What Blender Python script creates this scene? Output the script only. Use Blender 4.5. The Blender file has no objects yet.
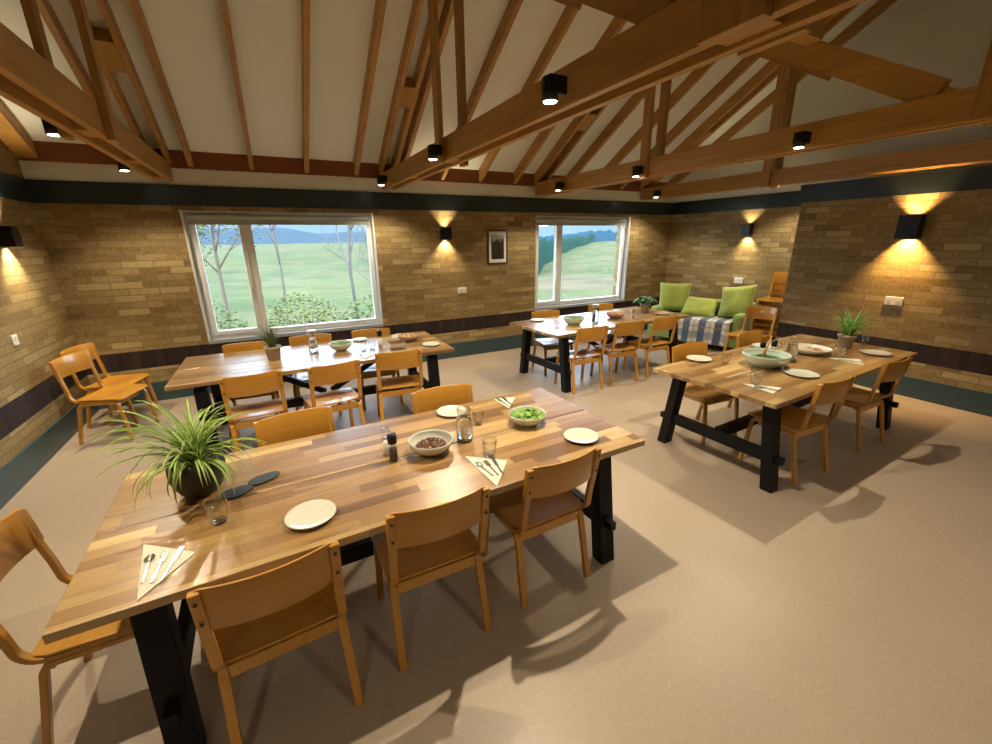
import bpy, bmesh, math, random
from mathutils import Vector, Matrix, noise
random.seed(7)
S = bpy.context.scene
COL = S.collection
PI = math.pi
R = math.radians

# ------------------------------------------------------------------ helpers
class MB:
    def __init__(s): s.v=[]; s.f=[]; s.sm=[]
    def add(s, vs, fs, smooth=False):
        o=len(s.v); s.v+= [tuple(v) for v in vs]; s.f+=[tuple(i+o for i in f) for f in fs]; s.sm+=[smooth]*len(fs); return s
    def box(s, x0,y0,z0,x1,y1,z1, M=None):
        vs=[(x0,y0,z0),(x1,y0,z0),(x1,y1,z0),(x0,y1,z0),(x0,y0,z1),(x1,y0,z1),(x1,y1,z1),(x0,y1,z1)]
        if M: vs=[M@Vector(v) for v in vs]
        return s.add(vs,[(3,2,1,0),(4,5,6,7),(0,1,5,4),(1,2,6,5),(2,3,7,6),(3,0,4,7)])
    def bar(s, a, b, w, h, side=(1,0,0)):
        a=Vector(a); b=Vector(b); d=(b-a).normalized(); sx=Vector(side); sx=(sx-d*sx.dot(d)).normalized(); up=sx.cross(d)
        vs=[]
        for p in (a,b):
            for i,j in ((-1,-1),(1,-1),(1,1),(-1,1)): vs.append(p+sx*i*w/2+up*j*h/2)
        return s.add(vs,[(0,1,2,3),(7,6,5,4),(0,4,5,1),(1,5,6,2),(2,6,7,3),(3,7,4,0)])
    def ribbon(s, path, w, t, side=(1,0,0), smooth=False):
        # rectangular profile (w along side, t in plane) swept along a planar path
        side=Vector(side); P=[Vector(p) for p in path]; n=len(P); vs=[]
        for i,p in enumerate(P):
            d=(P[min(i+1,n-1)]-P[max(i-1,0)]).normalized(); up=side.cross(d).normalized()
            for a,b in ((-1,-1),(1,-1),(1,1),(-1,1)): vs.append(p+side*a*w/2+up*b*t/2)
        fs=[(0,1,2,3),tuple(4*(n-1)+k for k in (3,2,1,0))]
        for i in range(n-1):
            for k in range(4):
                a=4*i+k;b=4*i+(k+1)%4; fs.append((b,a,a+4,b+4))
        return s.add(vs,fs,smooth)
    def tube(s, path, rad, n=8, smooth=True):
        P=[Vector(p) for p in path]; m=len(P); vs=[]
        rr = rad if isinstance(rad,(list,tuple)) else [rad]*m
        ref=Vector((0,0,1))
        if abs((P[-1]-P[0]).normalized().z)>.9: ref=Vector((1,0,0))
        for i,p in enumerate(P):
            d=(P[min(i+1,m-1)]-P[max(i-1,0)]).normalized(); a=ref.cross(d).normalized(); b=d.cross(a)
            for k in range(n):
                t=2*PI*k/n; vs.append(p+(a*math.cos(t)+b*math.sin(t))*rr[i])
        fs=[tuple(range(n-1,-1,-1)),tuple(range(n*(m-1),n*m))]
        for i in range(m-1):
            for k in range(n): fs.append((n*i+k,n*i+(k+1)%n,n*(i+1)+(k+1)%n,n*(i+1)+k))
        return s.add(vs,fs,smooth)
    def lathe(s, prof, c=(0,0,0), n=28, smooth=True, flute=0, nf=0):
        vs=[];fs=[];m=len(prof)
        for r,z in prof:
            for k in range(n):
                t=2*PI*k/n; q=r*(1+(flute*math.cos(nf*t) if nf else 0)); vs.append((c[0]+q*math.cos(t),c[1]+q*math.sin(t),c[2]+z))
        for i in range(m-1):
            for k in range(n): fs.append((n*i+k,n*i+(k+1)%n,n*(i+1)+(k+1)%n,n*(i+1)+k))
        if prof[0][0]>1e-5: fs.append(tuple(range(n-1,-1,-1)))
        if prof[-1][0]>1e-5: fs.append(tuple(range(n*(m-1),n*m)))
        return s.add(vs,fs,smooth)
    def build(s, name, mat=None, parent=None, bevel=0, loc=(0,0,0), rz=0):
        me=bpy.data.meshes.new(name); me.from_pydata(s.v,[],s.f); me.validate()
        for p,k in zip(me.polygons,s.sm): p.use_smooth=k
        bm=bmesh.new(); bm.from_mesh(me); bmesh.ops.remove_doubles(bm,verts=bm.verts,dist=1e-6); bmesh.ops.recalc_face_normals(bm,faces=bm.faces); bm.to_mesh(me); bm.free()
        o=bpy.data.objects.new(name,me); COL.objects.link(o); o.location=loc; o.rotation_euler.z=rz
        if mat: me.materials.append(mat)
        if parent: o.parent=parent
        if bevel:
            b=o.modifiers.new('bevel','BEVEL'); b.width=bevel; b.segments=2; b.limit_method='ANGLE'; b.angle_limit=R(40)
        return o
def empty(name, loc=(0,0,0), rz=0):
    o=bpy.data.objects.new(name,None); COL.objects.link(o); o.location=loc; o.rotation_euler.z=rz; o.empty_display_size=.1; return o
def tag(o, label=None, cat=None, group=None, kind=None):
    if label: o['label']=label
    if cat: o['category']=cat
    if group: o['group']=group
    if kind: o['kind']=kind
    return o
def copy_tree(o, parent=None):
    c=o.copy(); COL.objects.link(c)
    if parent: c.parent=parent
    for ch in list(o.children): copy_tree(ch,c)
    return c
def arc(c, r, a0, a1, n, f):
    return [f(c[0]+r*math.cos(R(a0+(a1-a0)*i/n)), c[1]+r*math.sin(R(a0+(a1-a0)*i/n))) for i in range(n+1)]

# ------------------------------------------------------------------ materials
class NT:
    def __init__(s,name):
        m=bpy.data.materials.new(name); m.use_nodes=True; s.m=m; s.t=m.node_tree; s.b=s.t.nodes['Principled BSDF']; s.out=s.t.nodes['Material Output']
    def n(s,typ,**k):
        nd=s.t.nodes.new(typ)
        for a,v in k.items():
            if a.startswith('i_'): nd.inputs[a[2:].replace('_',' ')].default_value=v
            else: setattr(nd,a,v)
        return nd
    def l(s,a,b): s.t.links.new(a,b)
    def math(s,op,a,b=None,c=None):
        nd=s.t.nodes.new('ShaderNodeMath'); nd.operation=op
        for i,x in enumerate((a,b,c)):
            if x is None: continue
            if isinstance(x,(int,float)): nd.inputs[i].default_value=x
            else: s.l(x,nd.inputs[i])
        return nd.outputs[0]
    def ramp(s,fac,stops,interp='LINEAR'):
        nd=s.t.nodes.new('ShaderNodeValToRGB'); cr=nd.color_ramp; cr.interpolation=interp
        while len(cr.elements)<len(stops): cr.elements.new(.5)
        for e,(p,c) in zip(cr.elements,stops): e.position=p; e.color=(*c,1)
        s.l(fac,nd.inputs[0]); return nd.outputs[0]
    def mix(s,fac,a,b,mode='MIX'):
        nd=s.t.nodes.new('ShaderNodeMix'); nd.data_type='RGBA'; nd.blend_type=mode
        for i,x in ((0,fac),(6,a),(7,b)):
            if isinstance(x,(int,float)): nd.inputs[i].default_value=x
            elif isinstance(x,tuple): nd.inputs[i].default_value=(*x,1)
            else: s.l(x,nd.inputs[i])
        return nd.outputs[2]
    def noise(s,vec,scale,detail=3,rough=.5):
        nd=s.t.nodes.new('ShaderNodeTexNoise'); nd.inputs['Scale'].default_value=scale; nd.inputs['Detail'].default_value=detail; nd.inputs['Roughness'].default_value=rough
        s.l(vec,nd.inputs['Vector']); return nd.outputs[0]
    def bump(s,h,dist,strength=1):
        nd=s.t.nodes.new('ShaderNodeBump'); nd.inputs['Distance'].default_value=dist; nd.inputs['Strength'].default_value=strength
        s.l(h,nd.inputs['Height']); s.l(nd.outputs[0],s.b.inputs['Normal'])
    def coord(s,kind='Object'): return s.t.nodes.new('ShaderNodeTexCoord').outputs[kind]
    def xyz(s,v):
        nd=s.t.nodes.new('ShaderNodeSeparateXYZ'); s.l(v,nd.inputs[0]); return nd.outputs
    def comb(s,x,y,z):
        nd=s.t.nodes.new('ShaderNodeCombineXYZ')
        for i,q in enumerate((x,y,z)):
            if isinstance(q,(int,float)): nd.inputs[i].default_value=q
            else: s.l(q,nd.inputs[i])
        return nd.outputs[0]
    def scale(s,v,sc):
        nd=s.t.nodes.new('ShaderNodeMapping'); nd.inputs['Scale'].default_value=sc; s.l(v,nd.inputs[0]); return nd.outputs[0]
def pm(name,c,rough=.5,metal=0,spec=.5,var=.0,vs=20,bumpd=0,bs=60,trans=0,coat=0,emit=0,sheen=0):
    t=NT(name); b=t.b
    b.inputs['Base Color'].default_value=(*c,1); b.inputs['Roughness'].default_value=rough; b.inputs['Metallic'].default_value=metal
    b.inputs['Specular IOR Level'].default_value=spec
    if coat: b.inputs['Coat Weight'].default_value=coat
    if sheen: b.inputs['Sheen Weight'].default_value=sheen
    co=t.coord()
    if var:
        n=t.noise(co,vs,4); t.l(t.mix(n,tuple(x*(1-var) for x in c),tuple(min(1,x*(1+var)) for x in c)),b.inputs['Base Color'])
    if bumpd: t.bump(t.noise(co,bs,3),bumpd)
    if emit: b.inputs['Emission Color'].default_value=(*c,1); b.inputs['Emission Strength'].default_value=emit
    return t.m
def wood(name,c0,c1,axis=0,rough=.4,gs=6,coat=0,spec=.5,rnd=.0):
    t=NT(name); co=t.coord(); sc=[gs*7]*3; sc[axis]=gs*.35
    n=t.noise(t.scale(co,tuple(sc)),1,4,.6); n2=t.noise(t.scale(co,tuple(q*.12 for q in sc)),1,2)
    f=t.math('ADD',t.math('MULTIPLY',n,.6),t.math('MULTIPLY',n2,.4))
    col=t.ramp(f,[(.3,c0),(.7,c1)])
    if rnd:
        oi=t.n('ShaderNodeObjectInfo').outputs['Random']; v=t.math('ADD',1-rnd,t.math('MULTIPLY',oi,2*rnd))
        nd=t.n('ShaderNodeHueSaturation'); t.l(v,nd.inputs['Value']); t.l(col,nd.inputs['Color']); col=nd.outputs[0]
    t.l(col,t.b.inputs['Base Color']); t.b.inputs['Roughness'].default_value=rough; t.b.inputs['Coat Weight'].default_value=coat; t.b.inputs['Specular IOR Level'].default_value=spec
    t.bump(n,.0006,.4); return t.m
def brick_mat():
    t=NT('buff_brick'); co=t.coord(); x,y,z=t.xyz(co)
    u=t.math('ADD',x,y)
    warp=t.noise(t.scale(co,(3,3,3)),1,2)
    zz=t.math('ADD',z,t.math('MULTIPLY',t.math('SUBTRACT',warp,.5),.006))
    zr=t.math('DIVIDE',zz,.0752); row=t.math('FLOOR',zr); fz=t.math('FRACT',zr)
    ur=t.math('ADD',t.math('DIVIDE',u,.29),t.math('MULTIPLY',t.math('FLOORED_MODULO',row,2.0),.5)); colm=t.math('FLOOR',ur); fu=t.math('FRACT',ur)
    wn=t.n('ShaderNodeTexWhiteNoise',noise_dimensions='2D'); t.l(t.comb(colm,row,0),wn.inputs['Vector']); rv=wn.outputs['Value']
    bc=t.ramp(rv,[(0,(.145,.09,.028)),(.2,(.21,.14,.05)),(.55,(.265,.188,.075)),(.85,(.325,.24,.105)),(1,(.44,.34,.17))])
    fine=t.noise(co,35,4,.6)
    bc=t.mix(.28,bc,t.ramp(fine,[(.3,(.12,.075,.03)),(.7,(.55,.40,.2))]))
    mort=t.math('MAXIMUM',t.math('LESS_THAN',fz,.13),t.math('LESS_THAN',fu,.035))
    buff=t.mix(mort,bc,(.22,.155,.068))
    # soldier course of dark bricks on end
    us=t.math('DIVIDE',u,.075); cs=t.math('FLOOR',us); fs=t.math('FRACT',us)
    wn2=t.n('ShaderNodeTexWhiteNoise',noise_dimensions='1D'); t.l(cs,wn2.inputs['W'])
    sc=t.ramp(wn2.outputs['Value'],[(0,(.020,.012,.012)),(1,(.040,.024,.022))])
    ms=t.math('LESS_THAN',fs,.11)
    sc=t.mix(ms,sc,(.028,.018,.016))
    ins=t.math('MULTIPLY',t.math('GREATER_THAN',z,.419),t.math('LESS_THAN',z,.635))
    t.l(t.mix(ins,buff,sc),t.b.inputs['Base Color']); t.b.inputs['Roughness'].default_value=.8; t.b.inputs['Specular IOR Level'].default_value=.3
    h=t.math('ADD',t.math('MULTIPLY',t.math('SUBTRACT',1.0,t.mix(ins,mort,ms)),.8),t.math('MULTIPLY',fine,.35))
    h=t.math('ADD',h,t.math('MULTIPLY',rv,.35))
    t.bump(h,.005,.7); return t.m
def stave_mat():
    t=NT('acacia_staves'); co=t.coord(); x,y,z=t.xyz(co)
    oi=t.n('ShaderNodeObjectInfo').outputs['Random']
    yo=t.math('ADD',y,t.math('MULTIPLY',oi,3.1))
    yr=t.math('DIVIDE',yo,.062); row=t.math('FLOOR',yr); fy=t.math('FRACT',yr)
    w0=t.n('ShaderNodeTexWhiteNoise',noise_dimensions='1D'); t.l(row,w0.inputs['W'])
    xr=t.math('ADD',t.math('DIVIDE',x,.5),t.math('MULTIPLY',w0.outputs['Value'],7.0)); col=t.math('FLOOR',xr); fx=t.math('FRACT',xr)
    w=t.n('ShaderNodeTexWhiteNoise',noise_dimensions='2D'); t.l(t.comb(col,row,0),w.inputs['Vector'])
    base=t.ramp(w.outputs['Value'],[(0,(.17,.085,.027)),(.2,(.26,.14,.045)),(.5,(.34,.20,.07)),(.8,(.43,.27,.10)),(1,(.60,.43,.18))])
    off=t.comb(t.math('MULTIPLY',w.outputs['Value'],9.0),t.math('MULTIPLY',row,1.7),0)
    va=t.n('ShaderNodeVectorMath',operation='ADD'); t.l(t.scale(co,(3,42,30)),va.inputs[0]); t.l(off,va.inputs[1])
    g=t.noise(va.outputs[0],1,5,.65)
    c=t.mix(.55,base,t.ramp(g,[(.3,(.5,.47,.42)),(.65,(1,1,1))]),'MULTIPLY')
    va2=t.n('ShaderNodeVectorMath',operation='ADD'); t.l(t.scale(co,(1.6,14,10)),va2.inputs[0]); t.l(off,va2.inputs[1])
    kn=t.noise(va2.outputs[0],1,3,.5)
    c=t.mix(t.ramp(kn,[(.6,(0,0,0)),(.78,(.75,.75,.75))]),c,(.07,.03,.012))
    jl=t.math('MAXIMUM',t.math('LESS_THAN',fy,.03),t.math('LESS_THAN',fx,.004))
    c=t.mix(t.math('MULTIPLY',jl,.5),c,(.05,.025,.01))
    t.l(c,t.b.inputs['Base Color']); t.b.inputs['Roughness'].default_value=.33; t.b.inputs['Specular IOR Level'].default_value=.6
    t.b.inputs['Coat Weight'].default_value=.7; t.b.inputs['Coat Roughness'].default_value=.27
    t.bump(g,.0008,.35); return t.m
def floor_mat():
    t=NT('speckled_vinyl'); co=t.coord()
    n=t.noise(co,2,3); v=t.n('ShaderNodeTexVoronoi',feature='F1'); v.inputs['Scale'].default_value=75; v.inputs['Randomness'].default_value=1; t.l(co,v.inputs['Vector'])
    n2=t.noise(co,42,3,.6)
    base=t.mix(n,(.335,.268,.203),(.385,.308,.234))
    fl=t.math('MULTIPLY',t.math('LESS_THAN',v.outputs['Distance'],.3),t.math('GREATER_THAN',n2,.5))
    base=t.mix(t.math('MULTIPLY',fl,.4),base,(.50,.41,.32))
    dk=t.math('GREATER_THAN',t.noise(co,60,2),.64)
    base=t.mix(t.math('MULTIPLY',dk,.30),base,(.27,.20,.15))
    t.l(base,t.b.inputs['Base Color']); t.l(t.math('ADD',.36,t.math('MULTIPLY',n,.14)),t.b.inputs['Roughness']); t.b.inputs['Specular IOR Level'].default_value=.42
    return t.m
def glass_mat(name,tint=(1,1,1),ior=1.45,rough=.0,base=.0):
    m=bpy.data.materials.new(name); m.use_nodes=True; t=m.node_tree; t.nodes.clear()
    o=t.nodes.new('ShaderNodeOutputMaterial'); tr=t.nodes.new('ShaderNodeBsdfTransparent'); gl=t.nodes.new('ShaderNodeBsdfGlossy'); mx=t.nodes.new('ShaderNodeMixShader'); fr=t.nodes.new('ShaderNodeLayerWeight')
    tr.inputs[0].default_value=(*tint,1); gl.inputs['Roughness'].default_value=rough; fr.inputs[0].default_value=.5
    pw=t.nodes.new('ShaderNodeMath'); pw.operation='POWER'; pw.inputs[1].default_value=4; t.links.new(fr.outputs['Facing'],pw.inputs[0]); ml=t.nodes.new('ShaderNodeMath'); ml.operation='MULTIPLY'; ml.inputs[1].default_value=.8; t.links.new(pw.outputs[0],ml.inputs[0]); ad=t.nodes.new('ShaderNodeMath'); ad.operation='ADD'; ad.inputs[1].default_value=base+.03; t.links.new(ml.outputs[0],ad.inputs[0])
    t.links.new(ad.outputs[0],mx.inputs[0]); t.links.new(tr.outputs[0],mx.inputs[1]); t.links.new(gl.outputs[0],mx.inputs[2]); t.links.new(mx.outputs[0],o.inputs[0]); return m
def plaid_mat():
    t=NT('plaid_wool'); co=t.coord(); x,y,z=t.xyz(co)
    a=t.math('FRACT',t.math('DIVIDE',x,.26)); s=t.math('SUBTRACT',y,z); b=t.math('FRACT',t.math('DIVIDE',s,.26))
    wa=t.math('GREATER_THAN',a,.55); wb=t.math('GREATER_THAN',b,.55)
    c=t.mix(wa,(.58,.58,.55),(.10,.12,.16)); c=t.mix(t.math('MULTIPLY',wb,.55),c,(.06,.09,.16))
    la=t.math('MULTIPLY',t.math('GREATER_THAN',a,.24),t.math('LESS_THAN',a,.31)); lb=t.math('MULTIPLY',t.math('GREATER_THAN',b,.24),t.math('LESS_THAN',b,.31))
    c=t.mix(t.math('MULTIPLY',t.math('MAXIMUM',la,lb),.7),c,(.35,.22,.06))
    t.l(c,t.b.inputs['Base Color']); t.b.inputs['Roughness'].default_value=.95; t.bump(t.noise(co,180,2),.002); return t.m
M=dict(
 brick=brick_mat(), floor=floor_mat(), stave=stave_mat(),
 plaster=pm('off_white_plaster',(.80,.83,.77),.9,var=.03,vs=3,bumpd=.001,bs=90),
 teal=pm('dark_teal_paint',(.020,.032,.033),.32,var=.1,vs=4),
 skirt=pm('teal_skirting_paint',(.032,.068,.078),.35,var=.1,vs=4),
 beam=wood('pine_beam',(.30,.145,.030),(.52,.285,.075),1,.45,5,rnd=.12),
 post=wood('pine_post',(.30,.145,.030),(.52,.285,.075),2,.45,5,rnd=.12),
 plate=wood('dark_plate_wood',(.17,.05,.014),(.26,.085,.024),0,.5,5),
 chair=wood('honey_beech',(.40,.18,.022),(.53,.26,.042),2,.32,7,coat=.3,rnd=.08),
 chair2=wood('honey_beech_ply',(.39,.175,.020),(.51,.25,.038),0,.28,7,coat=.35,rnd=.08),
 black=pm('black_stained_wood',(.004,.004,.005),.5,spec=.22,var=.4,vs=30,bumpd=.0006,bs=80),
 blackm=pm('black_metal',(.008,.008,.009),.35,metal=.3),
 steel=pm('brushed_steel',(.62,.62,.60),.22,metal=1),
 screw=pm('dark_screw',(.08,.05,.03),.4,metal=.8),
 white=pm('white_upvc',(.76,.77,.75),.35),
 reveal=pm('white_reveal',(.62,.62,.59),.6,var=.05),
 sill=pm('grey_tile_sill',(.33,.35,.38),.35,var=.12,vs=30),
 blind=pm('pale_roller_blind',(.42,.46,.40),.7,var=.05),
 plastic=pm('white_plastic',(.72,.70,.66),.4),
 ceramic=pm('cream_glazed_ceramic',(.58,.59,.50),.16,coat=.3,var=.05,vs=8),
 celadon=pm('pale_celadon_ceramic',(.50,.60,.50),.15,coat=.4,var=.06,vs=8),
 terra=pm('rose_terracotta_dish',(.45,.27,.18),.45,var=.1),
 napkin=pm('cream_paper_napkin',(.62,.62,.50),.85,var=.04,bumpd=.0008,bs=160),
 slate=pm('dark_slate',(.022,.030,.034),.55,var=.25,vs=40,bumpd=.0008,bs=90),
 potdark=pm('charcoal_pot',(.030,.027,.022),.5,var=.2,vs=25,bumpd=.001,bs=60),
 potgrey=pm('weathered_clay_pot',(.36,.29,.22),.7,var=.2,vs=18,bumpd=.001,bs=60),
 soil=pm('potting_soil',(.03,.02,.012),.95,var=.4,vs=60,bumpd=.006,bs=70),
 leafs=None, leafd=pm('dark_green_leaf',(.035,.13,.025),.4,var=.35,vs=30),
 leafr=pm('grey_green_leaf',(.10,.17,.07),.6,var=.3,vs=40),
 lettuce=pm('lettuce',(.19,.36,.045),.45,var=.45,vs=45,bumpd=.003,bs=60),
 herbs=pm('dark_herbs',(.07,.16,.03),.55,var=.5,vs=60),
 nuts=pm('brown_grain_salad',(.11,.035,.014),.5,var=.6,vs=90,bumpd=.004,bs=90),
 pale=pm('pale_crumbs',(.55,.40,.24),.7,var=.3,vs=60),
 bread=pm('golden_bread',(.55,.36,.18),.7,var=.3,vs=30,bumpd=.003,bs=40),
 red=pm('red_relish',(.30,.05,.03),.5,var=.4,vs=50),
 lime=pm('lime_green_velour',(.27,.33,.045),.85,var=.14,vs=18,bumpd=.0015,bs=120,sheen=.4),
 sage=pm('sage_green_upholstery',(.25,.33,.085),.9,var=.12,vs=14,bumpd=.0015,bs=140,sheen=.3),
 plaid=plaid_mat(),
 pepper=pm('peppercorns',(.02,.013,.01),.6,var=.5,vs=200,bumpd=.002,bs=200),
 salt=pm('salt_crystals',(.75,.75,.72),.7,bumpd=.001,bs=200),
 glass=glass_mat('clear_glass',(.98,.985,.98),1.5,.02,.05),
 pane=glass_mat('window_glass',(.97,.99,.98),1.45),
 water=glass_mat('water_body',(.94,.96,.97),1.33,.02,.10),
 lens=pm('lit_lamp_lens',(1,.93,.80),.5,emit=30),
 wlens=pm('lit_wall_lamp_lens',(1,.75,.42),.5,emit=14),
 black_frame=pm('dark_picture_frame',(.05,.04,.035),.4), mount=pm('white_picture_mount',(.68,.66,.60),.7),
)
def leaf_mat(name,c,c2,stripe=True):
    t=NT(name); co=t.coord('UV'); x,y,z=t.xyz(co)
    if stripe:
        f=t.math('ABSOLUTE',t.math('SUBTRACT',x,.5)); c_=t.ramp(f,[(.0,c2),(.16,c2),(.26,c),(.5,c)])
    else: c_=t.ramp(x,[(0,c),(1,c2)])
    t.l(c_,t.b.inputs['Base Color']); t.b.inputs['Roughness'].default_value=.38
    tr=t.n('ShaderNodeBsdfTranslucent'); t.l(c_,tr.inputs[0]); mx=t.n('ShaderNodeMixShader'); mx.inputs[0].default_value=.4
    t.l(t.b.outputs[0],mx.inputs[1]); t.l(tr.outputs[0],mx.inputs[2]); t.l(mx.outputs[0],t.out.inputs[0]); return t.m
def refr(name,c,ior):
    m=bpy.data.materials.new(name); m.use_nodes=True; t=m.node_tree; t.nodes.clear(); o=t.nodes.new('ShaderNodeOutputMaterial'); g=t.nodes.new('ShaderNodeBsdfGlass'); g.inputs['Color'].default_value=(*c,1); g.inputs['IOR'].default_value=ior; t.links.new(g.outputs[0],o.inputs[0]); return m
M['drink']=refr('still_water',(.97,.99,1),1.33); M['leafs']=leaf_mat('spider_leaf',(.20,.38,.05),(.50,.56,.22))
M['leafg']=leaf_mat('grassy_leaf',(.17,.38,.06),(.32,.52,.12))
def picture_mat():
    t=NT('hill_print'); co=t.coord(); x,y,z=t.xyz(co)
    n=t.noise(t.scale(co,(14,14,14)),1,4); zz=t.math('ADD',t.math('MULTIPLY',z,2.2),t.math('MULTIPLY',n,.45))
    c=t.ramp(zz,[(.0,(.02,.02,.018)),(.42,(.035,.035,.03)),(.47,(.28,.28,.24)),(.7,(.42,.42,.38))])
    t.l(c,t.b.inputs['Base Color']); t.b.inputs['Roughness'].default_value=.3; return t.m
M['print']=picture_mat()

# ------------------------------------------------------------------ room constants (metres)
YB=6.245; XL=-2.024; XR=7.224; XP=6.465; YP=3.47; YN=-3.6
ZB0=2.252; ZB1=2.472; YR=1.3; SL=.576
def rz_(y): return 2.66+SL*(YB-.045-y) if y>=YR else 2.66+SL*(YB-.045-YR)-SL*(YR-y)   # underside of the rafters
def structure(o): o['kind']='structure'; return o
structure(MB().box(XL-.3,YN-.3,-.2,XR+.3,YB+.35,0).build('floor',M['floor']))
# back wall with two window openings
W1=(-.796,1.364); W2=(4.039,6.111); WZ=(.632,2.202)
b=MB()
for x0,x1,z0,z1 in ((XL-.3,W1[0],0,2.9),(W1[0],W1[1],0,WZ[0]),(W1[0],W1[1],WZ[1],2.9),(W1[1],W2[0],0,2.9),(W2[0],W2[1],0,WZ[0]),(W2[0],W2[1],WZ[1],2.9),(W2[1],XR+.3,0,2.9)):
    b.box(x0,YB,z0,x1,YB+.32,z1)
structure(b.build('wall_back',M['brick']))
structure(MB().box(XL,YB-.006,ZB1,XR,YB,2.9).build('trim_3',M['plaster']))          # white frieze above the band
def gable(x0,x1,name,mat,zlow=0):
    top=.16; pts=[(YN,zlow),(YB,zlow),(YB,rz_(YB)+top+.05),(YR,rz_(YR)+top+.05),(YN,rz_(YN)+top+.05)]
    vs=[(x0,y,z) for y,z in pts]+[(x1,y,z) for y,z in pts]; n=5
    fs=[tuple(range(n)),tuple(range(2*n-1,n-1,-1))]+[(i,(i+1)%n,(i+1)%n+n,i+n) for i in range(n)]
    return structure(MB().add(vs,fs).build(name,mat))
gable(XL-.3,XL,'wall_left',M['brick'])
gable(XR,XR+.3,'wall_right',M['brick'],0)
gable(XR-.012,XR-.002,'trim_4',M['plaster'],ZB1)
structure(MB().box(XP,YN,0,XR-.013,YP,ZB1).build('wall_pier',M['brick']))
structure(MB().box(XL-.3,YN-.3,0,XR+.3,YN,2.9).build('wall_front',M['plaster']))
# painted band under the eaves and skirting, all round
for nm,z0,z1,mat,th in (('band',ZB0,ZB1,M['teal'],.03),('skirt',0,.238,M['skirt'],.02)):
    pre='trim_' if nm=='band' else 'baseboard_'
    ids=['5','6','7','8','9'] if nm=='band' else ['back','left','right','pier','pier_end']
    bs=[(XL,YB-th,z0,XR,YB-.0005,z1),(XL,YN,z0,XL+th,YB-th,z1),(XR-th-.012,YP+th,z0,XR-.0125,YB-th,z1),(XP-th,YN,z0,XP,YP+th,z1),(XP,YP,z0,XR-.013,YP+th,z1)]
    for i_,bb in zip(ids,bs): structure(MB().box(*bb).build(pre+i_,mat,bevel=.003))
# roof lining (two slopes)
top=.16
for nm,(ya,yb) in (('ceiling',(YR,YB+.1)),('ceiling_front',(YN-.1,YR))):
    vs=[]
    for z in (top,top+.1):
        vs+=[(XL-.3,ya,rz_(ya)+z),(XR+.3,ya,rz_(ya)+z),(XR+.3,yb,rz_(yb)+z),(XL-.3,yb,rz_(yb)+z)]
    structure(MB().add(vs,[(0,1,2,3),(7,6,5,4),(0,4,5,1),(1,5,6,2),(2,6,7,3),(3,7,4,0)]).build(nm,M['plaster']))
# wall plate
structure(MB().box(XL,YB-.05,2.645,XR-.013,YB-.0065,2.83).build('trim_10',M['plate']))

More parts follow.
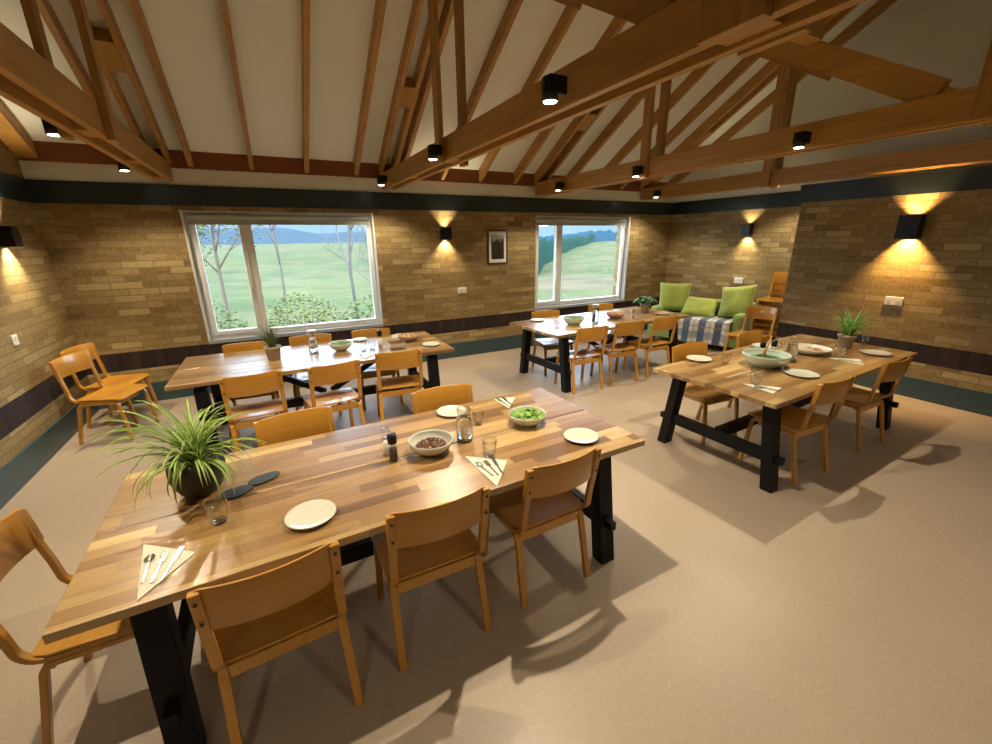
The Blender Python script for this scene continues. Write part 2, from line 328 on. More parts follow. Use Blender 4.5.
# ------------------------------------------------------------------ windows
def window(n, x0, x1, split, knob):
    z0,z1=WZ; root=empty('window_%d'%n,((x0+x1)/2,YB,z0)); structure(root)
    cx=(x0+x1)/2
    def L(a): return a-cx
    yf=.085                                     # frame set back in the opening
    r=MB(); t=.012
    r.box(L(x0),-.004,0,L(x0)+t,.15,z1-z0); r.box(L(x1)-t,-.004,0,L(x1),.15,z1-z0); r.box(L(x0)+t,-.004,z1-z0-t,L(x1)-t,.15,z1-z0)
    r.box(L(x0)-.012,-.008,0,L(x0)+.008,0,z1-z0+.01); r.box(L(x1)-.008,-.008,0,L(x1)+.012,0,z1-z0+.01)
    r.build('window_reveal',M['reveal'],root)
    MB().box(L(x0)-.01,-.02,0,L(x1)+.01,.15,.045).build('window_sill',M['sill'],root,bevel=.004)
    f=MB(); fw=.05; a,bb=L(x0)+t,L(x1)-t; h0,h1=.045,z1-z0-t
    f.box(a,yf,h0,a+fw,yf+.07,h1); f.box(bb-fw,yf,h0,bb,yf+.07,h1); f.box(a+fw,yf,h0,bb-fw,yf+.07,h0+.055); f.box(a+fw,yf,h1-fw,bb-fw,yf+.07,h1)
    s=L(split); f.box(s-.035,yf,h0+.055,s+.035,yf+.07,h1-fw)
    f.build('window_frame',M['white'],root,bevel=.005)
    # opening sash on the left, fixed glazing bead on the right
    sa=MB(); A,B,H0,H1=a+fw-.012,s-.028,h0+.045,h1-fw+.012; w=.05
    sa.box(A,yf-.018,H0,A+w,yf+.05,H1); sa.box(B-w,yf-.018,H0,B,yf+.05,H1); sa.box(A+w,yf-.018,H0,B-w,yf+.05,H0+w); sa.box(A+w,yf-.018,H1-w,B-w,yf+.05,H1)
    sash=sa.build('window_sash',M['white'],root,bevel=.005)
    hd=MB(); hd.box(B-.045,yf-.03,.62,B-.02,yf-.018,.68); hd.box(B-.04,yf-.045,.54,B-.025,yf-.03,.66); hd.build('sash_handle',M['plastic'],sash,bevel=.003)
    MB().box(A+w-.003,yf+.02,H0+w-.003,B-w+.003,yf+.026,H1-w+.003).build('window_pane',M['pane'],sash)
    be=MB(); A,B=s+.028,bb-fw+.012; w=.025
    be.box(A,yf-.006,H0,A+w,yf+.05,H1); be.box(B-w,yf-.006,H0,B,yf+.05,H1); be.box(A+w,yf-.006,H0,B-w,yf+.05,H0+w); be.box(A+w,yf-.006,H1-w,B-w,yf+.05,H1)
    be.build('glazing_bead',M['white'],root,bevel=.004)
    MB().box(A+w-.003,yf+.02,H0+w-.003,B-w+.003,yf+.026,H1-w+.003).build('window_pane',M['pane'],root)
    # rolled blind at the head
    bl=MB(); bl.tube([(L(x0)+.04,.035,z1-z0-.06),(L(x1)-.04,.035,z1-z0-.06)],.026,12); bl.box(L(x0)+.045,.052,z1-z0-.135,L(x1)-.045,.056,z1-z0-.05); bl.box(L(x0)+.04,.046,z1-z0-.15,L(x1)-.04,.062,z1-z0-.135)
    bo=bl.build('roller_blind',M['blind']); bo.location=root.location
    tag(bo,'pale rolled-up roller blind at the head of the %s window'%('larger left-hand' if n==1 else 'smaller right-hand'),'blind')
window(1,*W1,-.175,0); window(2,*W2,4.58,0)

# ------------------------------------------------------------------ roof timbers
TX=(-.885,1.60,4.06,6.36)
def rafter_bar(mb,x,y0,y1,w=.045,d=.165,off=0):
    vs=[]
    for y in (y0,y1):
        for a,c in ((-1,0),(1,0),(1,1),(-1,1)): vs.append((x+a*w/2,y,rz_(y)+off+c*d))
    mb.add(vs,[(0,1,2,3),(7,6,5,4),(0,4,5,1),(1,5,6,2),(2,6,7,3),(3,7,4,0)]); return mb
names=['first from the left wall','second from the left wall','']
rx=[(-1.80,'pine rafter on the sloping ceiling, nearest the left brick wall'),(-1.17,'pine rafter just left of the leftmost roof truss'),
 (-.6,'pine rafter on the white ceiling just right of the leftmost roof truss'),(0.,'pine rafter above the left half of the large window'),(.6,'pine rafter above the right half of the large window'),(1.2,'pine rafter just left of the second truss from the left'),
 (1.8,'pine rafter just right of the second truss from the left, partly behind its posts'),(2.4,'pine rafter above the hanging picture, left of the middle of the ceiling'),(3.0,'third pine rafter right of the second truss'),(3.6,'pine rafter just left of the third truss from the left'),
 (4.6,'first single pine rafter right of the third truss'),(5.2,'second single pine rafter right of the third truss'),(5.8,'pine rafter just left of the rightmost truss'),(6.95,'short-looking dark pine rafter right of the rightmost truss, beside the white gable')]
for x,lab in rx:
    w=.16 if x==-1.80 else .05
    if x==-1.80: x=-1.94
    o=rafter_bar(MB(),x,YR+.02,YB-.052,w).build('ceiling_rafter',M['beam']); tag(o,lab,'rafter','single rafters between the roof trusses')
tl=['leftmost timber roof truss, coming down above the large window','second roof truss from the left, with the biggest spotlight near the photo centre','third roof truss from the left, crossing above the smaller window','rightmost roof truss, running along the top of the brick pier']
for i,(x,lab) in enumerate(zip(TX,tl)):
    root=empty('roof_truss',(x,YB-.06,2.5)); tag(root,lab,'roof truss','timber roof trusses')
    off=Vector((-x,-(YB-.06),-2.5))
    def P(mb,name,mat):
        mb.v=[tuple(Vector(v)+off) for v in mb.v]; return mb.build(name,mat,root,bevel=.003)
    ye=YB-.062
    for s in (-1,1):
        P(rafter_bar(MB(),x+s*.085,YR+.02,YB-.056,.045,.16),'truss_rafter',M['beam'])
        P(MB().box(x+s*.068-.0225,YN+.02,2.5,x+s*.068+.0225,ye,2.69),'tie_beam',M['beam'])
        xs=x+s*.1225-.021 if True else 0
        P(MB().box(x+s*.114-.022,3.82,2.48,x+s*.114+.022,3.93,rz_(3.87)+.12),'queen_post',M['post'])
        P(MB().box(x+s*.114-.022,1.0,2.49,x+s*.114+.022,1.24,rz_(1.27)+.1),'king_post',M['post'])
    for y in (ye-.12,3.87,1.15,5.0): P(MB().box(x-.045,y-.1,2.515,x+.045,y+.1,2.675),'tie_spacer',M['beam'])
    sb=MB()
    for y in (5.1,):
        a=Vector((x,y-.12,rz_(y-.12)+.07)); c=Vector((x,y+.12,rz_(y+.12)+.07)); sb.bar(a,c,.125,.13)
    P(sb,'rafter_spacer',M['beam'])
    st=MB(); st.bar((x-.035,1.45,2.70),(x-.035,3.60,3.96),.06,.17); P(st,'strut',M['beam'])
    st=MB(); st.bar((x+.05,2.15,3.06),(x+.05,3.60,3.90),.05,.15); P(st,'strut',M['beam'])
    st=MB(); st.bar((x,.85,2.74),(x,-1.06,3.86),.06,.17); P(st,'strut',M['beam'])
o=MB().box(1.72,2.19,3.24,3.95,2.31,3.50).build('purlin',M['beam']); tag(o,'dark timber purlin bridging high between the second and third trusses','purlin')

# ------------------------------------------------------------------ lamps
LAMPS=[]
def spot_fix(x,y,side,lab,power,blend=.5,ang=128,col=(1,.84,.60),z=2.50):
    root=empty('ceiling_spotlight',(x,y,z)); tag(root,lab,'spotlight','black spotlights on the roof trusses')
    MB().lathe([(.036,0),(.042,.0),(.042,.105),(.0,.105)]).build('lamp_body',M['blackm'],root)
    MB().lathe([(.0,-.0035),(.031,-.0035),(.034,-.0005),(0,-.0005)],n=20).build('lamp_lens',M['lens'],root)
    MB().box(-.03 if side>0 else -.075,-.04,.03,.075 if side>0 else .03,.04,.11).build('bracket',M['blackm'],root,bevel=.004)
    if power:
        l=bpy.data.lights.new('spot_beam','SPOT'); l.energy=power; l.spot_size=R(ang); l.spot_blend=blend; l.color=col; l.shadow_soft_size=.018
        lo=bpy.data.objects.new('spot_beam',l); COL.objects.link(lo); lo.parent=root; lo.location=(0,0,-.012)
PWR=150
# side=+1 means the truss is to the right (+x) of the lamp
for x,y,lab,p in ((1.43-.045,2.03,'large black spotlight at top centre, nearest one on the second truss',PWR*1.5),(1.43-.045,3.78,'black spotlight beside the posts of the second truss',PWR*.9),(1.43-.045,5.68,'small black spotlight at the wall end of the second truss',PWR*.5),
                (3.855,2.17,'black spotlight at upper right, nearest one on the third truss',PWR*1.1),(3.855,3.90,'black spotlight beside the posts of the third truss',PWR*.8),(3.855,5.4,'black spotlight at the wall end of the third truss',PWR*.5)):
    spot_fix(x,y,1,lab,p)
spot_fix(-1.06,2.10,1,'black spotlight above the left end of the front table, outside the photo',PWR*1.0)
spot_fix(-1.06,3.9,1,'small black spotlight hanging off the far side of the leftmost truss, nearer the left edge',PWR*.8)
spot_fix(-1.06,5.45,1,'small black spotlight at the wall end of the leftmost truss',PWR*.5)
spot_fix(6.56,3.70,-1,'added spotlight for the chair stack, unseen behind the rightmost truss tie beam',PWR*.6,z=2.585)  # added lamp, tucked out of sight behind the tie to brighten the chair stack
spot_fix(6.15,5.7,1,'tiny lit spotlight by the rightmost truss above the sofa corner',PWR*.5)
for x,y,lab in ((1.365,-.9,'added fill spotlight on the second truss, unseen behind the camera'),(3.835,-.9,'added fill spotlight on the third truss, unseen behind the camera'),(-1.06,-.9,'added fill spotlight on the leftmost truss, unseen behind the camera')):  # fill lamps added behind the camera to raise the room's ambient light
    spot_fix(x,y,1,lab,PWR*.35,ang=130)
def sconce(loc,rz,w,h,d,lab,pw,col):
    root=empty('wall_light',loc,rz); tag(root,lab,'wall light','black up-and-down wall lights')
    # local: wall behind at +y, lamp body toward -y
    b=MB(); t=.006
    b.box(-w/2,-d,-h/2,-w/2+t,-.004,h/2); b.box(w/2-t,-d,-h/2,w/2,-.004,h/2); b.box(-w/2+t,-d,-h/2,w/2-t,-d+t,h/2); b.box(-w/2+t,-.01,-h/2,w/2-t,-.004,h/2); b.box(-w/2+t,-d+t,-.02,w/2-t,-.01,.02)
    b.build('lamp_body',M['blackm'],root)
    for s in (-1,1):
        MB().box(-.02,-d*.62-.02,s*.021-.001,.02,-d*.62+.02,s*.021+.001).build('lamp_lens',M['wlens'],root)
        l=bpy.data.lights.new('wall_beam','SPOT'); l.energy=pw*(1 if s<0 else .42); l.spot_size=R(92); l.spot_blend=.85; l.color=col; l.shadow_soft_size=.012
        lo=bpy.data.objects.new('wall_beam',l); COL.objects.link(lo); lo.parent=root; lo.location=(0,-d*.62,s*.03); lo.rotation_euler=(0 if s<0 else PI,0,0)
warm=(1,.80,.50); amber=(1,.60,.22)
sconce((2.41,YB,1.93),0,.145,.17,.10,'black cube wall light left of the framed picture',62,warm)
sconce((XR-.013,4.62,1.93),R(-90),.145,.17,.10,'black cube wall light above the green sofa',55,warm)
sconce((XP,2.25,1.91),R(-90),.19,.25,.13,'large black wall light glowing orange on the right-hand brick pier',190,amber)
sconce((XL,5.42,1.92),R(90),.145,.17,.10,'black wall light cut by the left edge of the photo',95,warm)

def socket(loc,rz,w,h,lab,cat,double=True):
    root=empty('wall_socket',loc,rz); tag(root,lab,cat,'white electrical plates on the brick walls')
    MB().box(-w/2,-.012,-h/2,w/2,-.001,h/2).build('socket_plate',M['plastic'],root,bevel=.004)
    for x in ((-w*.25,w*.25) if double else (0,)):
        MB().box(x-.014,-.017,-.002,x+.014,-.012,.028).build('switch',M['plastic'],root,bevel=.002)
    for s in (-.6,.6): MB().tube([(s*w*.5,-.012,0),(s*w*.5,-.0135,0)],.004,8).build('screw',M['steel'],root)
socket((2.66,YB,1.075),0,.15,.09,'white wall socket below the lamp left of the framed picture','socket')
socket((XR-.013,4.66,1.10),R(-90),.16,.10,'white wall socket above the sofa cushions','socket')
root=socket((XP,2.24,1.085),R(-90),.17,.10,'white double wall socket on the right-hand pier, below the orange light','socket')
socket((XL,5.04,1.07),R(90),.09,.09,'white switch plate on the left brick wall','switch',False)
# framed picture
root=empty('framed_picture',(3.30,YB,1.72)); tag(root,'framed black-and-white landscape print on the brick between the two windows','picture')
w,h=.36,.52
b=MB(); b.box(-w/2,-.025,-h/2,-w/2+.022,-.001,h/2); b.box(w/2-.022,-.025,-h/2,w/2,-.001,h/2); b.box(-w/2+.022,-.025,-h/2,w/2-.022,-.001,-h/2+.022); b.box(-w/2+.022,-.025,h/2-.022,w/2-.022,-.001,h/2)
b.build('picture_frame',M['black_frame'],root,bevel=.003)
MB().box(-w/2+.02,-.014,-h/2+.02,w/2-.02,-.006,h/2-.02).build('picture_mount',M['mount'],root)
o=MB().box(-.115,-.0015,-.185,.115,0,.185).build('print',M['print'],root); o.location=(0,-.0145,0)

# ------------------------------------------------------------------ dining tables
TL,TW,TH=2.49,1.03,.75
def make_table():
    root=empty('dining_table')
    for s in (-1,1):
        y0,y1=(.002,TW/2) if s>0 else (-TW/2,-.002)
        MB().box(-TL/2,y0,TH-.036,TL/2,y1,TH).build('tabletop_panel',M['stave'],root,bevel=.004)
    MB().box(-TL/2+.12,-.05,TH-.066,TL/2-.12,.05,TH-.0365).build('centre_rail',M['black'],root)
    for sx in (-1,1):
        MB().box(sx*1.03-.045,-.42,TH-.08,sx*1.03+.045,.42,TH-.0365).build('top_batten',M['black'],root,bevel=.003)
        for sy in (-1,1):
            a=(sx*1.03,sy*.475,.0); c=(sx*1.03,sy*.385,TH-.081)
            v=[]
            for (px,py,pz) in (a,c):
                for i,j in ((-1,-1),(1,-1),(1,1),(-1,1)): v.append((px+i*.05,py+j*.042,pz))
            MB().add(v,[(0,1,2,3),(7,6,5,4),(0,4,5,1),(1,5,6,2),(2,6,7,3),(3,7,4,0)]).build('leg',M['black'],root,bevel=.004)
            MB().box(sx*1.03-.022,min(sy*.475,sy*.535),.235,sx*1.03+.022,max(sy*.475,sy*.535),.285).build('peg',M['black'],root,bevel=.003)
        MB().box(sx*1.03-.025,-.42,.215,sx*1.03+.025,.42,.305).build('cross_rail',M['black'],root,bevel=.003)
    MB().box(-1.0,-.03,.225,1.0,.03,.315).build('stretcher',M['black'],root,bevel=.003)
    for s in (-1,1): MB().bar((s*.03,0,.335),(s*.62,0,.672),.05,.055,(0,1,0)).build('brace',M['black'],root,bevel=.003)
    return root
tproto=make_table()
TAB={'T1':(.478,2.006,.0242),'T2':(.366,4.547,-.010),'T3':(4.085,4.545,.055),'T4':(4.116,2.039,.047)}
tlab=dict(T1='front wooden dining table with the spider plant and brown grain salad',T2='wooden dining table under the large window, reflecting daylight',T3='wooden dining table in front of the smaller window, nearest the sofa',T4='right-hand wooden dining table with the grassy potted plant, beside the pier')
for i,k in enumerate(('T1','T2','T3','T4')):
    o=tproto if i==0 else copy_tree(tproto); x,y,r=TAB[k]; o.location=(x,y,0); o.rotation_euler.z=r
    tag(o,tlab[k],'table','wooden trestle dining tables')

# ------------------------------------------------------------------ chairs (origin under the top of the back, facing +y)
def make_chair():
    root=empty('dining_chair'); HW=.205
    for s in (-1,1):
        x=s*HW
        path=[(x,.0,.825),(x,.018,.70),(x,.045,.56)]+[(x,yy,zz) for yy,zz in arc((.135,.500),.083,197,268,6,lambda a,b:(a,b))]+[(x,.20,.4165),(x,.32,.421),(x,.45,.428)]
        back=MB().ribbon(path,.034,.022).build('back_frame',M['chair'],root,bevel=.004)
        # inverted U: rear leg, side rail, front leg
        xr=x
        rp=[(xr+s*.008,.03,0),(xr+s*.004,.072,.20)]+[(xr,yy,zz) for yy,zz in arc((.150,.345),.048,165,92,5,lambda a,b:(a,b))]+[(xr,.20,.3935),(xr,.28,.395)]
        MB().ribbon(rp,.034,.024).build('leg',M['chair'],root,bevel=.004)
        fp=[(xr,.282,.395),(xr,.36,.397)]+[(xr,yy,zz) for yy,zz in arc((.395,.352),.046,88,5,5,lambda a,b:(a,b))]+[(xr+s*.004,.462,.18),(xr+s*.008,.478,0)]
        MB().ribbon(fp,.034,.024).build('leg',M['chair'],root,bevel=.004)
    for y,z,nm in ((.115,.372,'rear_rail'),(.385,.372,'front_rail')):
        MB().box(-HW+.018,y-.011,z-.028,HW-.018,y+.011,z+.028).build(nm,M['chair'],root,bevel=.003)
    # plywood seat, gently dished
    nx,ny=10,8; vs=[];fs=[]
    def pt(u,v,dz):
        y=.085+.40*v; hw=.222+.012*v
        if v<.1: hw-=.02*(1-v/.1)
        if v>.88: hw-=.03*((v-.88)/.12)**2
        x=hw*(2*u-1); z=.443-.014*math.exp(-((v-.35)/.3)**2)*(1-(2*u-1)**2)-.016*max(0,(v-.82)/.18)**2
        return (x,y,z+dz)
    for dz in (0,-.0105):
        for j in range(ny+1):
            for i in range(nx+1): vs.append(pt(i/nx,j/ny,dz))
    N=(nx+1)*(ny+1)
    for j in range(ny):
        for i in range(nx):
            a=j*(nx+1)+i; fs.append((a,a+1,a+nx+2,a+nx+1)); fs.append((N+a+nx+1,N+a+nx+2,N+a+1,N+a))
    for i in range(nx): fs.append((N+i,N+i+1,i+1,i)); a=ny*(nx+1)+i; fs.append((a,a+1,N+a+1,N+a))
    for j in range(ny): a=j*(nx+1); fs.append((a,a+nx+1,N+a+nx+1,N+a)); a+=nx; fs.append((N+a,N+a+nx+1,a+nx+1,a))
    MB().add(vs,fs).build('seat',M['chair2'],root,bevel=.003)
    # curved backrest panel
    n=14; vs=[];fs=[]
    for dy in (0,.011):
        for i in range(n+1):
            u=2*i/n-1; bow=.048*(1-u*u); x=.222*u
            tz=.832-(.012 if abs(u)>.99 else 0); bz=.652+(.012 if abs(u)>.99 else 0)
            vs+= [(x,.030+.002-bow+dy,bz),(x,.012-bow+dy,tz)]
    m=2*(n+1)
    for i in range(n):
        a=2*i; fs+=[(a,a+2,a+3,a+1),(m+a+1,m+a+3,m+a+2,m+a),(a+1,a+3,m+a+3,m+a+1),(m+a,m+a+2,a+2,a)]
    fs+=[(0,1,m+1,m),(m+2*n,m+2*n+1,2*n+1,2*n)]
    o=MB().add(vs,fs).build('backrest',M['chair2'],root,bevel=.003)
    for p in o.data.polygons: p.use_smooth=True
    sc=MB()
    for s in (-1,1):
        for z,y in ((.79,-.0085),(.70,.0045)): sc.tube([(s*HW,y-.001,z),(s*HW,y-.005,z-.0005)],.0065,10,False)
    sc.build('screws',M['screw'],root)
    return root
cproto=make_chair()
CH=[('A',-.15,1.35,4,'chair at the front table\'s near side, closest to the camera, leftmost of three'),
('B',.475,1.42,-.5,'middle chair of the three along the near side of the front table'),
('C',1.13,1.455,1.6,'rightmost chair of the three along the near side of the front table'),
('D',-1.05,1.985,-90,'chair at the left end of the front table, cut by the photo edge'),
('E',-.0,2.72,187,'left of the two chairs behind the front table, only its back showing'),
('F',.97,2.71,177,'right of the two chairs behind the front table, behind the white plate'),
('G',-.26,3.79,2.5,'leftmost chair on the near side of the window table'),
('H',.38,3.77,8,'middle chair on the near side of the window table, slightly turned'),
('I',.98,3.90,-8,'rightmost chair on the near side of the window table'),
('J',-.33,5.08,176,'far-side chair of the window table, behind the small grassy pot'),
('K',.30,5.14,174,'far-side chair of the window table, behind the corked water bottle'),
('L',.97,5.12,176,'far-side chair of the window table, rightmost, behind the glasses'),
('M',3.32,3.85,-4,'leftmost chair on the near side of the table by the smaller window'),
('N',3.94,3.87,-5,'middle chair on the near side of the table by the smaller window'),
('O',4.57,3.86,0,'rightmost chair on the near side of the table by the smaller window'),
('P',3.50,5.13,172,'left far-side chair of the table by the smaller window, daylight on its seat'),
('Q',4.62,5.22,170,'right far-side chair of the table by the smaller window, just under the sill'),
('R',3.56,2.70,176,'left chair on the far side of the right-hand table'),
('S',4.57,2.74,182,'right chair on the far side of the right-hand table'),
('U',6.44,3.72,93,'loose chair turned towards the sofa, standing in front of the chair stack'),
('W',3.56,1.425,-2,'near-side chair of the right-hand table, beside its front black leg'),
('X',4.575,1.445,-.5,'near-side chair at the pier end of the right-hand table'),
('Y1',-1.83,5.36,-108,'loose chair by the left wall, the nearer of two'),
('Y2',-1.90,5.81,-106,'loose chair in the left corner, half behind the nearer one')]
used=False
def place_chair(x,y,z,rz,lab,grp):
    global used
    o=cproto if not used else copy_tree(cproto); used=True
    o.location=(x,y,z); o.rotation_euler.z=R(rz); tag(o,lab,'chair',grp)
for k,x,y,a,lab in CH: place_chair(x,y,0,a,'honey-coloured bentwood '+lab,'bentwood plywood chairs around the room')
for i in range(6):
    pos=['bottom chair of the stack','second chair up in the stack','third chair up in the stack','fourth chair up in the stack','second from top chair in the stack','topmost chair of the stack'][i]
    place_chair(7.13,3.80,.092*i,97,'honey-coloured bentwood '+pos+' beside the brick pier','stacked chairs beside the pier')

# ------------------------------------------------------------------ tableware
def bowl_prof(r,h,foot=.5,t=.004):
    out=[(r*foot,0),(r*foot,.006)]; n=8
    for i in range(1,n+1):
        a=i/n; out.append((r*(foot+(1-foot)*math.sin(a*PI/2)**.8), .006+(h-.006)*a**1.15))
    inn=[(q-t,max(z,.011)) for q,z in reversed(out[2:])]
    return out+inn+[(0,.011)]
def plate(x,y,r,lab,z=TH,mat=None):
    prof=[(r*.55,0),(r*.6,.004),(r*.85,.009),(r,.016),(r*.985,.019),(r*.84,.0125),(r*.6,.008),(0,.008)]
    o=MB().lathe(prof,n=40).build('side_plate',mat or M['ceramic'],loc=(x,y,z)); tag(o,lab,'plate','side plates set on the tables'); return o
def tumbler(x,y,lab,r=.036,h=.095,z=TH,water=0):
    root=empty('glass_tumbler',(x,y,z)); tag(root,lab,'glass','glass tumblers on the tables')
    prof=[(r*.68,0),(r*.72,.01),(r*.9,h*.55),(r,h),(r-.0022,h),(r*.9-.0022,h*.55),(r*.66,.016),(0,.014)]
    MB().lathe(prof,n=30,flute=.018,nf=10).build('glass_body',M['glass'],root)
    MB().lathe([(r*.6,.002),(r*.64,.012),(0,.013)],n=20).build('glass_base',M['water'],root)
    return root
def carafe(x,y,lab,cap=None,h=.24):
    root=empty('water_carafe',(x,y,TH)); tag(root,lab,'carafe','water bottles and carafes on the tables')
    prof=[(.046,0),(.050,.008),(.049,h*.35),(.043,h*.6),(.036,h*.8),(.040,h),(.0375,h),(.0335,h*.8),(.0405,h*.6),(.0465,h*.35),(.045,.012),(0,.010)]
    MB().lathe(prof,n=32).build('glass_body',M['glass'],root)
    MB().lathe([(0,.0125),(.0445,.0125),(.046,h*.35),(.040,h*.6),(.0365,h*.7),(0,h*.7)],n=32).build('water',M['drink'],root)
    if cap: MB().lathe([(.0,h+.012),(.044,h+.012),(.044,h-.002),(.034,h-.003),(.030,h-.02),(0,h-.02)],n=24).build('lid',cap,root)
    return root
def mill(x,y,lab,top,fill,h=.155,z=TH):
    root=empty('spice_mill',(x,y,z)); tag(root,lab,'mill','salt and pepper mills')
    MB().lathe([(.023,0),(.024,.004),(.022,h*.62),(.020,h*.68),(0,h*.68)],n=22).build('glass_body',M['glass'],root)
    MB().lathe([(0,.005),(.0205,.005),(.019,h*.5),(0,h*.5)],n=18).build('contents',fill,root)
    MB().lathe([(.0215,h*.66),(.024,h*.70),(.0245,h*.95),(.021,h),(0,h)],n=22).build('mill_head',top,root)
def napkin_set(tri,rz,lab,s=1.0,items=('spoon','fork','knife'),grp='folded napkins with cutlery'):
    x=sum(q[0] for q in tri)/3; y=sum(q[1] for q in tri)/3
    root=empty('paper_napkin',(x,y,TH+.0012)); tag(root,lab,'napkin',grp)
    p=[(q[0]-x,q[1]-y) for q in tri]
    if (p[1][0]-p[0][0])*(p[2][1]-p[0][1])-(p[1][1]-p[0][1])*(p[2][0]-p[0][0])<0: p=p[::-1]
    v=[(a,b,0) for a,b in p]+[(a,b,.0035) for a,b in p]
    MB().add(v,[(2,1,0),(3,4,5),(0,1,4,3),(1,2,5,4),(2,0,3,5)]).build('folded_paper',M['napkin'],root)
    # cutlery rests on the napkin: things of their own
    for i,k in enumerate(items):
        ang=R(2-7*i); ox=(-.034+.036*i)*s; c=math.cos(rz); sn=math.sin(rz)
        lx,ly=ox,(-.004-.012*i)*s
        wx=x+c*lx-sn*ly; wy=y+sn*lx+c*ly
        m=MB(); L=.085
        m.ribbon([(0,-L,.003),(0,-.03,.002),(0,.02,.0045)],.009,.002)
        if k=='spoon':
            q=[]; n=14
            vs=[(0,.05,.0005)]; fs=[]
            for rr,zz in ((.5,.0012),(1,.005)):
                for j in range(n): t=2*PI*j/n; vs.append((.0165*rr*math.cos(t),.047+.027*rr*math.sin(t),zz))
            for j in range(n): fs.append((0,1+j,1+(j+1)%n)); fs.append((1+j,1+n+j,1+n+(j+1)%n,1+(j+1)%n))
            m.add(vs,fs,True)
        elif k=='fork':
            m.box(-.011,.02,.003,.011,.036,.0045)
            for t in range(4): m.box(-.011+.0058*t,.036,.003,-.0074+.0058*t,.075,.0045)
        else:
            m.box(-.008,.015,.002,.009,.095,.0035)
        names={'spoon':'spoon','fork':'fork','knife':'table_knife'}
        o=m.build(names[k],M['steel'],loc=(wx,wy,TH+.0052),rz=rz+ang); tag(o,'steel %s on the %s'%(k,' '.join(lab.split(',')[0].split()[:12])),'cutlery','steel cutlery on napkins')
def bits(n,rx,ry,z0,zh,s,seed,flat=.5,c=(0,0)):
    rnd=random.Random(seed); m=MB()
    for i in range(n):
        a=rnd.random()*2*PI; q=math.sqrt(rnd.random()); x=c[0]+rx*q*math.cos(a); y=c[1]+ry*q*math.sin(a); z=z0+zh*(1-q*q)*rnd.uniform(.5,1)
        k=s*rnd.uniform(.6,1.3); Mx=Matrix.Translation((x,y,z))@Matrix.Rotation(rnd.random()*6,4,'Z')@Matrix.Rotation(rnd.uniform(-.9,.9),4,'X')
        vs=[Mx@Vector(v) for v in ((-k,0,0),(k,0,0),(0,-k*.7,0),(0,k*.7,0),(0,0,-k*flat),(0,0,k*flat))]
        m.add(vs,[(0,2,5),(2,1,5),(1,3,5),(3,0,5),(2,0,4),(1,2,4),(3,1,4),(0,3,4)],True)
    return m
def leafbits(n,r,z0,zh,s,seed,m=None):
    rnd=random.Random(seed); m=m or MB()
    for i in range(n):
        a=rnd.random()*2*PI; q=math.sqrt(rnd.random()); x=r*q*math.cos(a); y=r*q*math.sin(a); z=z0+zh*(1-q*q)*rnd.uniform(.4,1)
        k=s*rnd.uniform(.6,1.3); Mx=Matrix.Translation((x,y,z))@Matrix.Rotation(rnd.random()*6,4,'Z')@Matrix.Rotation(rnd.uniform(-1,1),4,'X')
        vs=[Mx@Vector(v) for v in ((-k,-.3*k,0),(0,-.55*k,.25*k),(k,-.2*k,0),(1.1*k,.3*k,.2*k),(0,.6*k,-.1*k),(-k,.35*k,.25*k),(0,0,.3*k))]
        m.add(vs,[(0,1,6),(1,2,6),(2,3,6),(3,4,6),(4,5,6),(5,0,6)],True)
    return m
def bowl(x,y,r,h,mat,lab,foot=.5,grp='serving bowls of food'):
    root=empty('serving_bowl',(x,y,TH)); tag(root,lab,'bowl',grp)
    MB().lathe(bowl_prof(r,h,foot),n=44).build('bowl_body',mat,root); return root
def food(name,x,y,z,parts,lab):
    root=empty(name,(x,y,z)); tag(root,lab,'food',kind='stuff')
    for nm,m,mat in parts: m.build(nm,mat,root)
    return root
def heap(r,z0,zh,n=20):
    return MB().lathe([(r,0),(r*.97,zh*.35),(r*.8,zh*.7),(r*.45,zh*.95),(0,zh)][::1],c=(0,0,z0),n=n)

# front table
plate(.0,1.68,.10,'cream side plate on the front table, behind the leftmost near chair')
plate(.925,2.42,.10,'cream side plate at the front table\'s far edge, beside the water carafe')
plate(1.433,1.715,.10,'cream side plate at the right end of the front table')
root=bowl(.63,1.98,.118,.075,M['ceramic'],'wide cream bowl of brown grain salad on the front table')
food('grain_salad',.63,1.98,TH+.02,[('salad_base',heap(.088,0,.036),M['nuts']),('grains',bits(260,.085,.085,.018,.03,.007,3),M['nuts']),('crumbs',bits(60,.07,.07,.026,.022,.0055,4),M['pale'])],'brown nutty grain salad heaped in the wide cream bowl')
bowl(1.273,2.04,.115,.07,M['ceramic'],'cream bowl of green leaf salad on the front table')
food('leaf_salad',1.273,2.04,TH+.025,[('salad_base',heap(.088,0,.03),M['herbs']),('leaves',leafbits(150,.092,.024,.026,.022,5),M['lettuce']),('dark_leaves',leafbits(60,.09,.026,.024,.018,6),M['herbs'])],'bright green leaf salad in the front table bowl')
tumbler(-.335,1.83,'empty glass tumbler beside the dark pot of the spider plant',.042,.105)
tumbler(.878,1.775,'empty glass tumbler above the napkin between two near chairs of the front table',.040,.10)
tumbler(1.0,2.17,'glass tumbler just right of the front table water carafe',.036,.09)
carafe(.843,2.02,'open glass carafe half full of water on the front table',h=.20)
mill(.424,1.976,'pepper mill with black head beside the grain salad bowl on the front table',M['blackm'],M['pepper'])
mill(.412,2.06,'clear-topped salt mill just behind the pepper mill on the front table',M['glass'],M['salt'])
napkin_set([(-.579,1.806),(-.397,1.658),(-.534,1.482)],R(0),'folded napkin at the left end of the front table')
napkin_set([(.763,1.835),(.936,1.691),(.779,1.505)],R(3),'folded napkin behind the front table\'s middle near chair',.95,('spoon','fork','knife'))
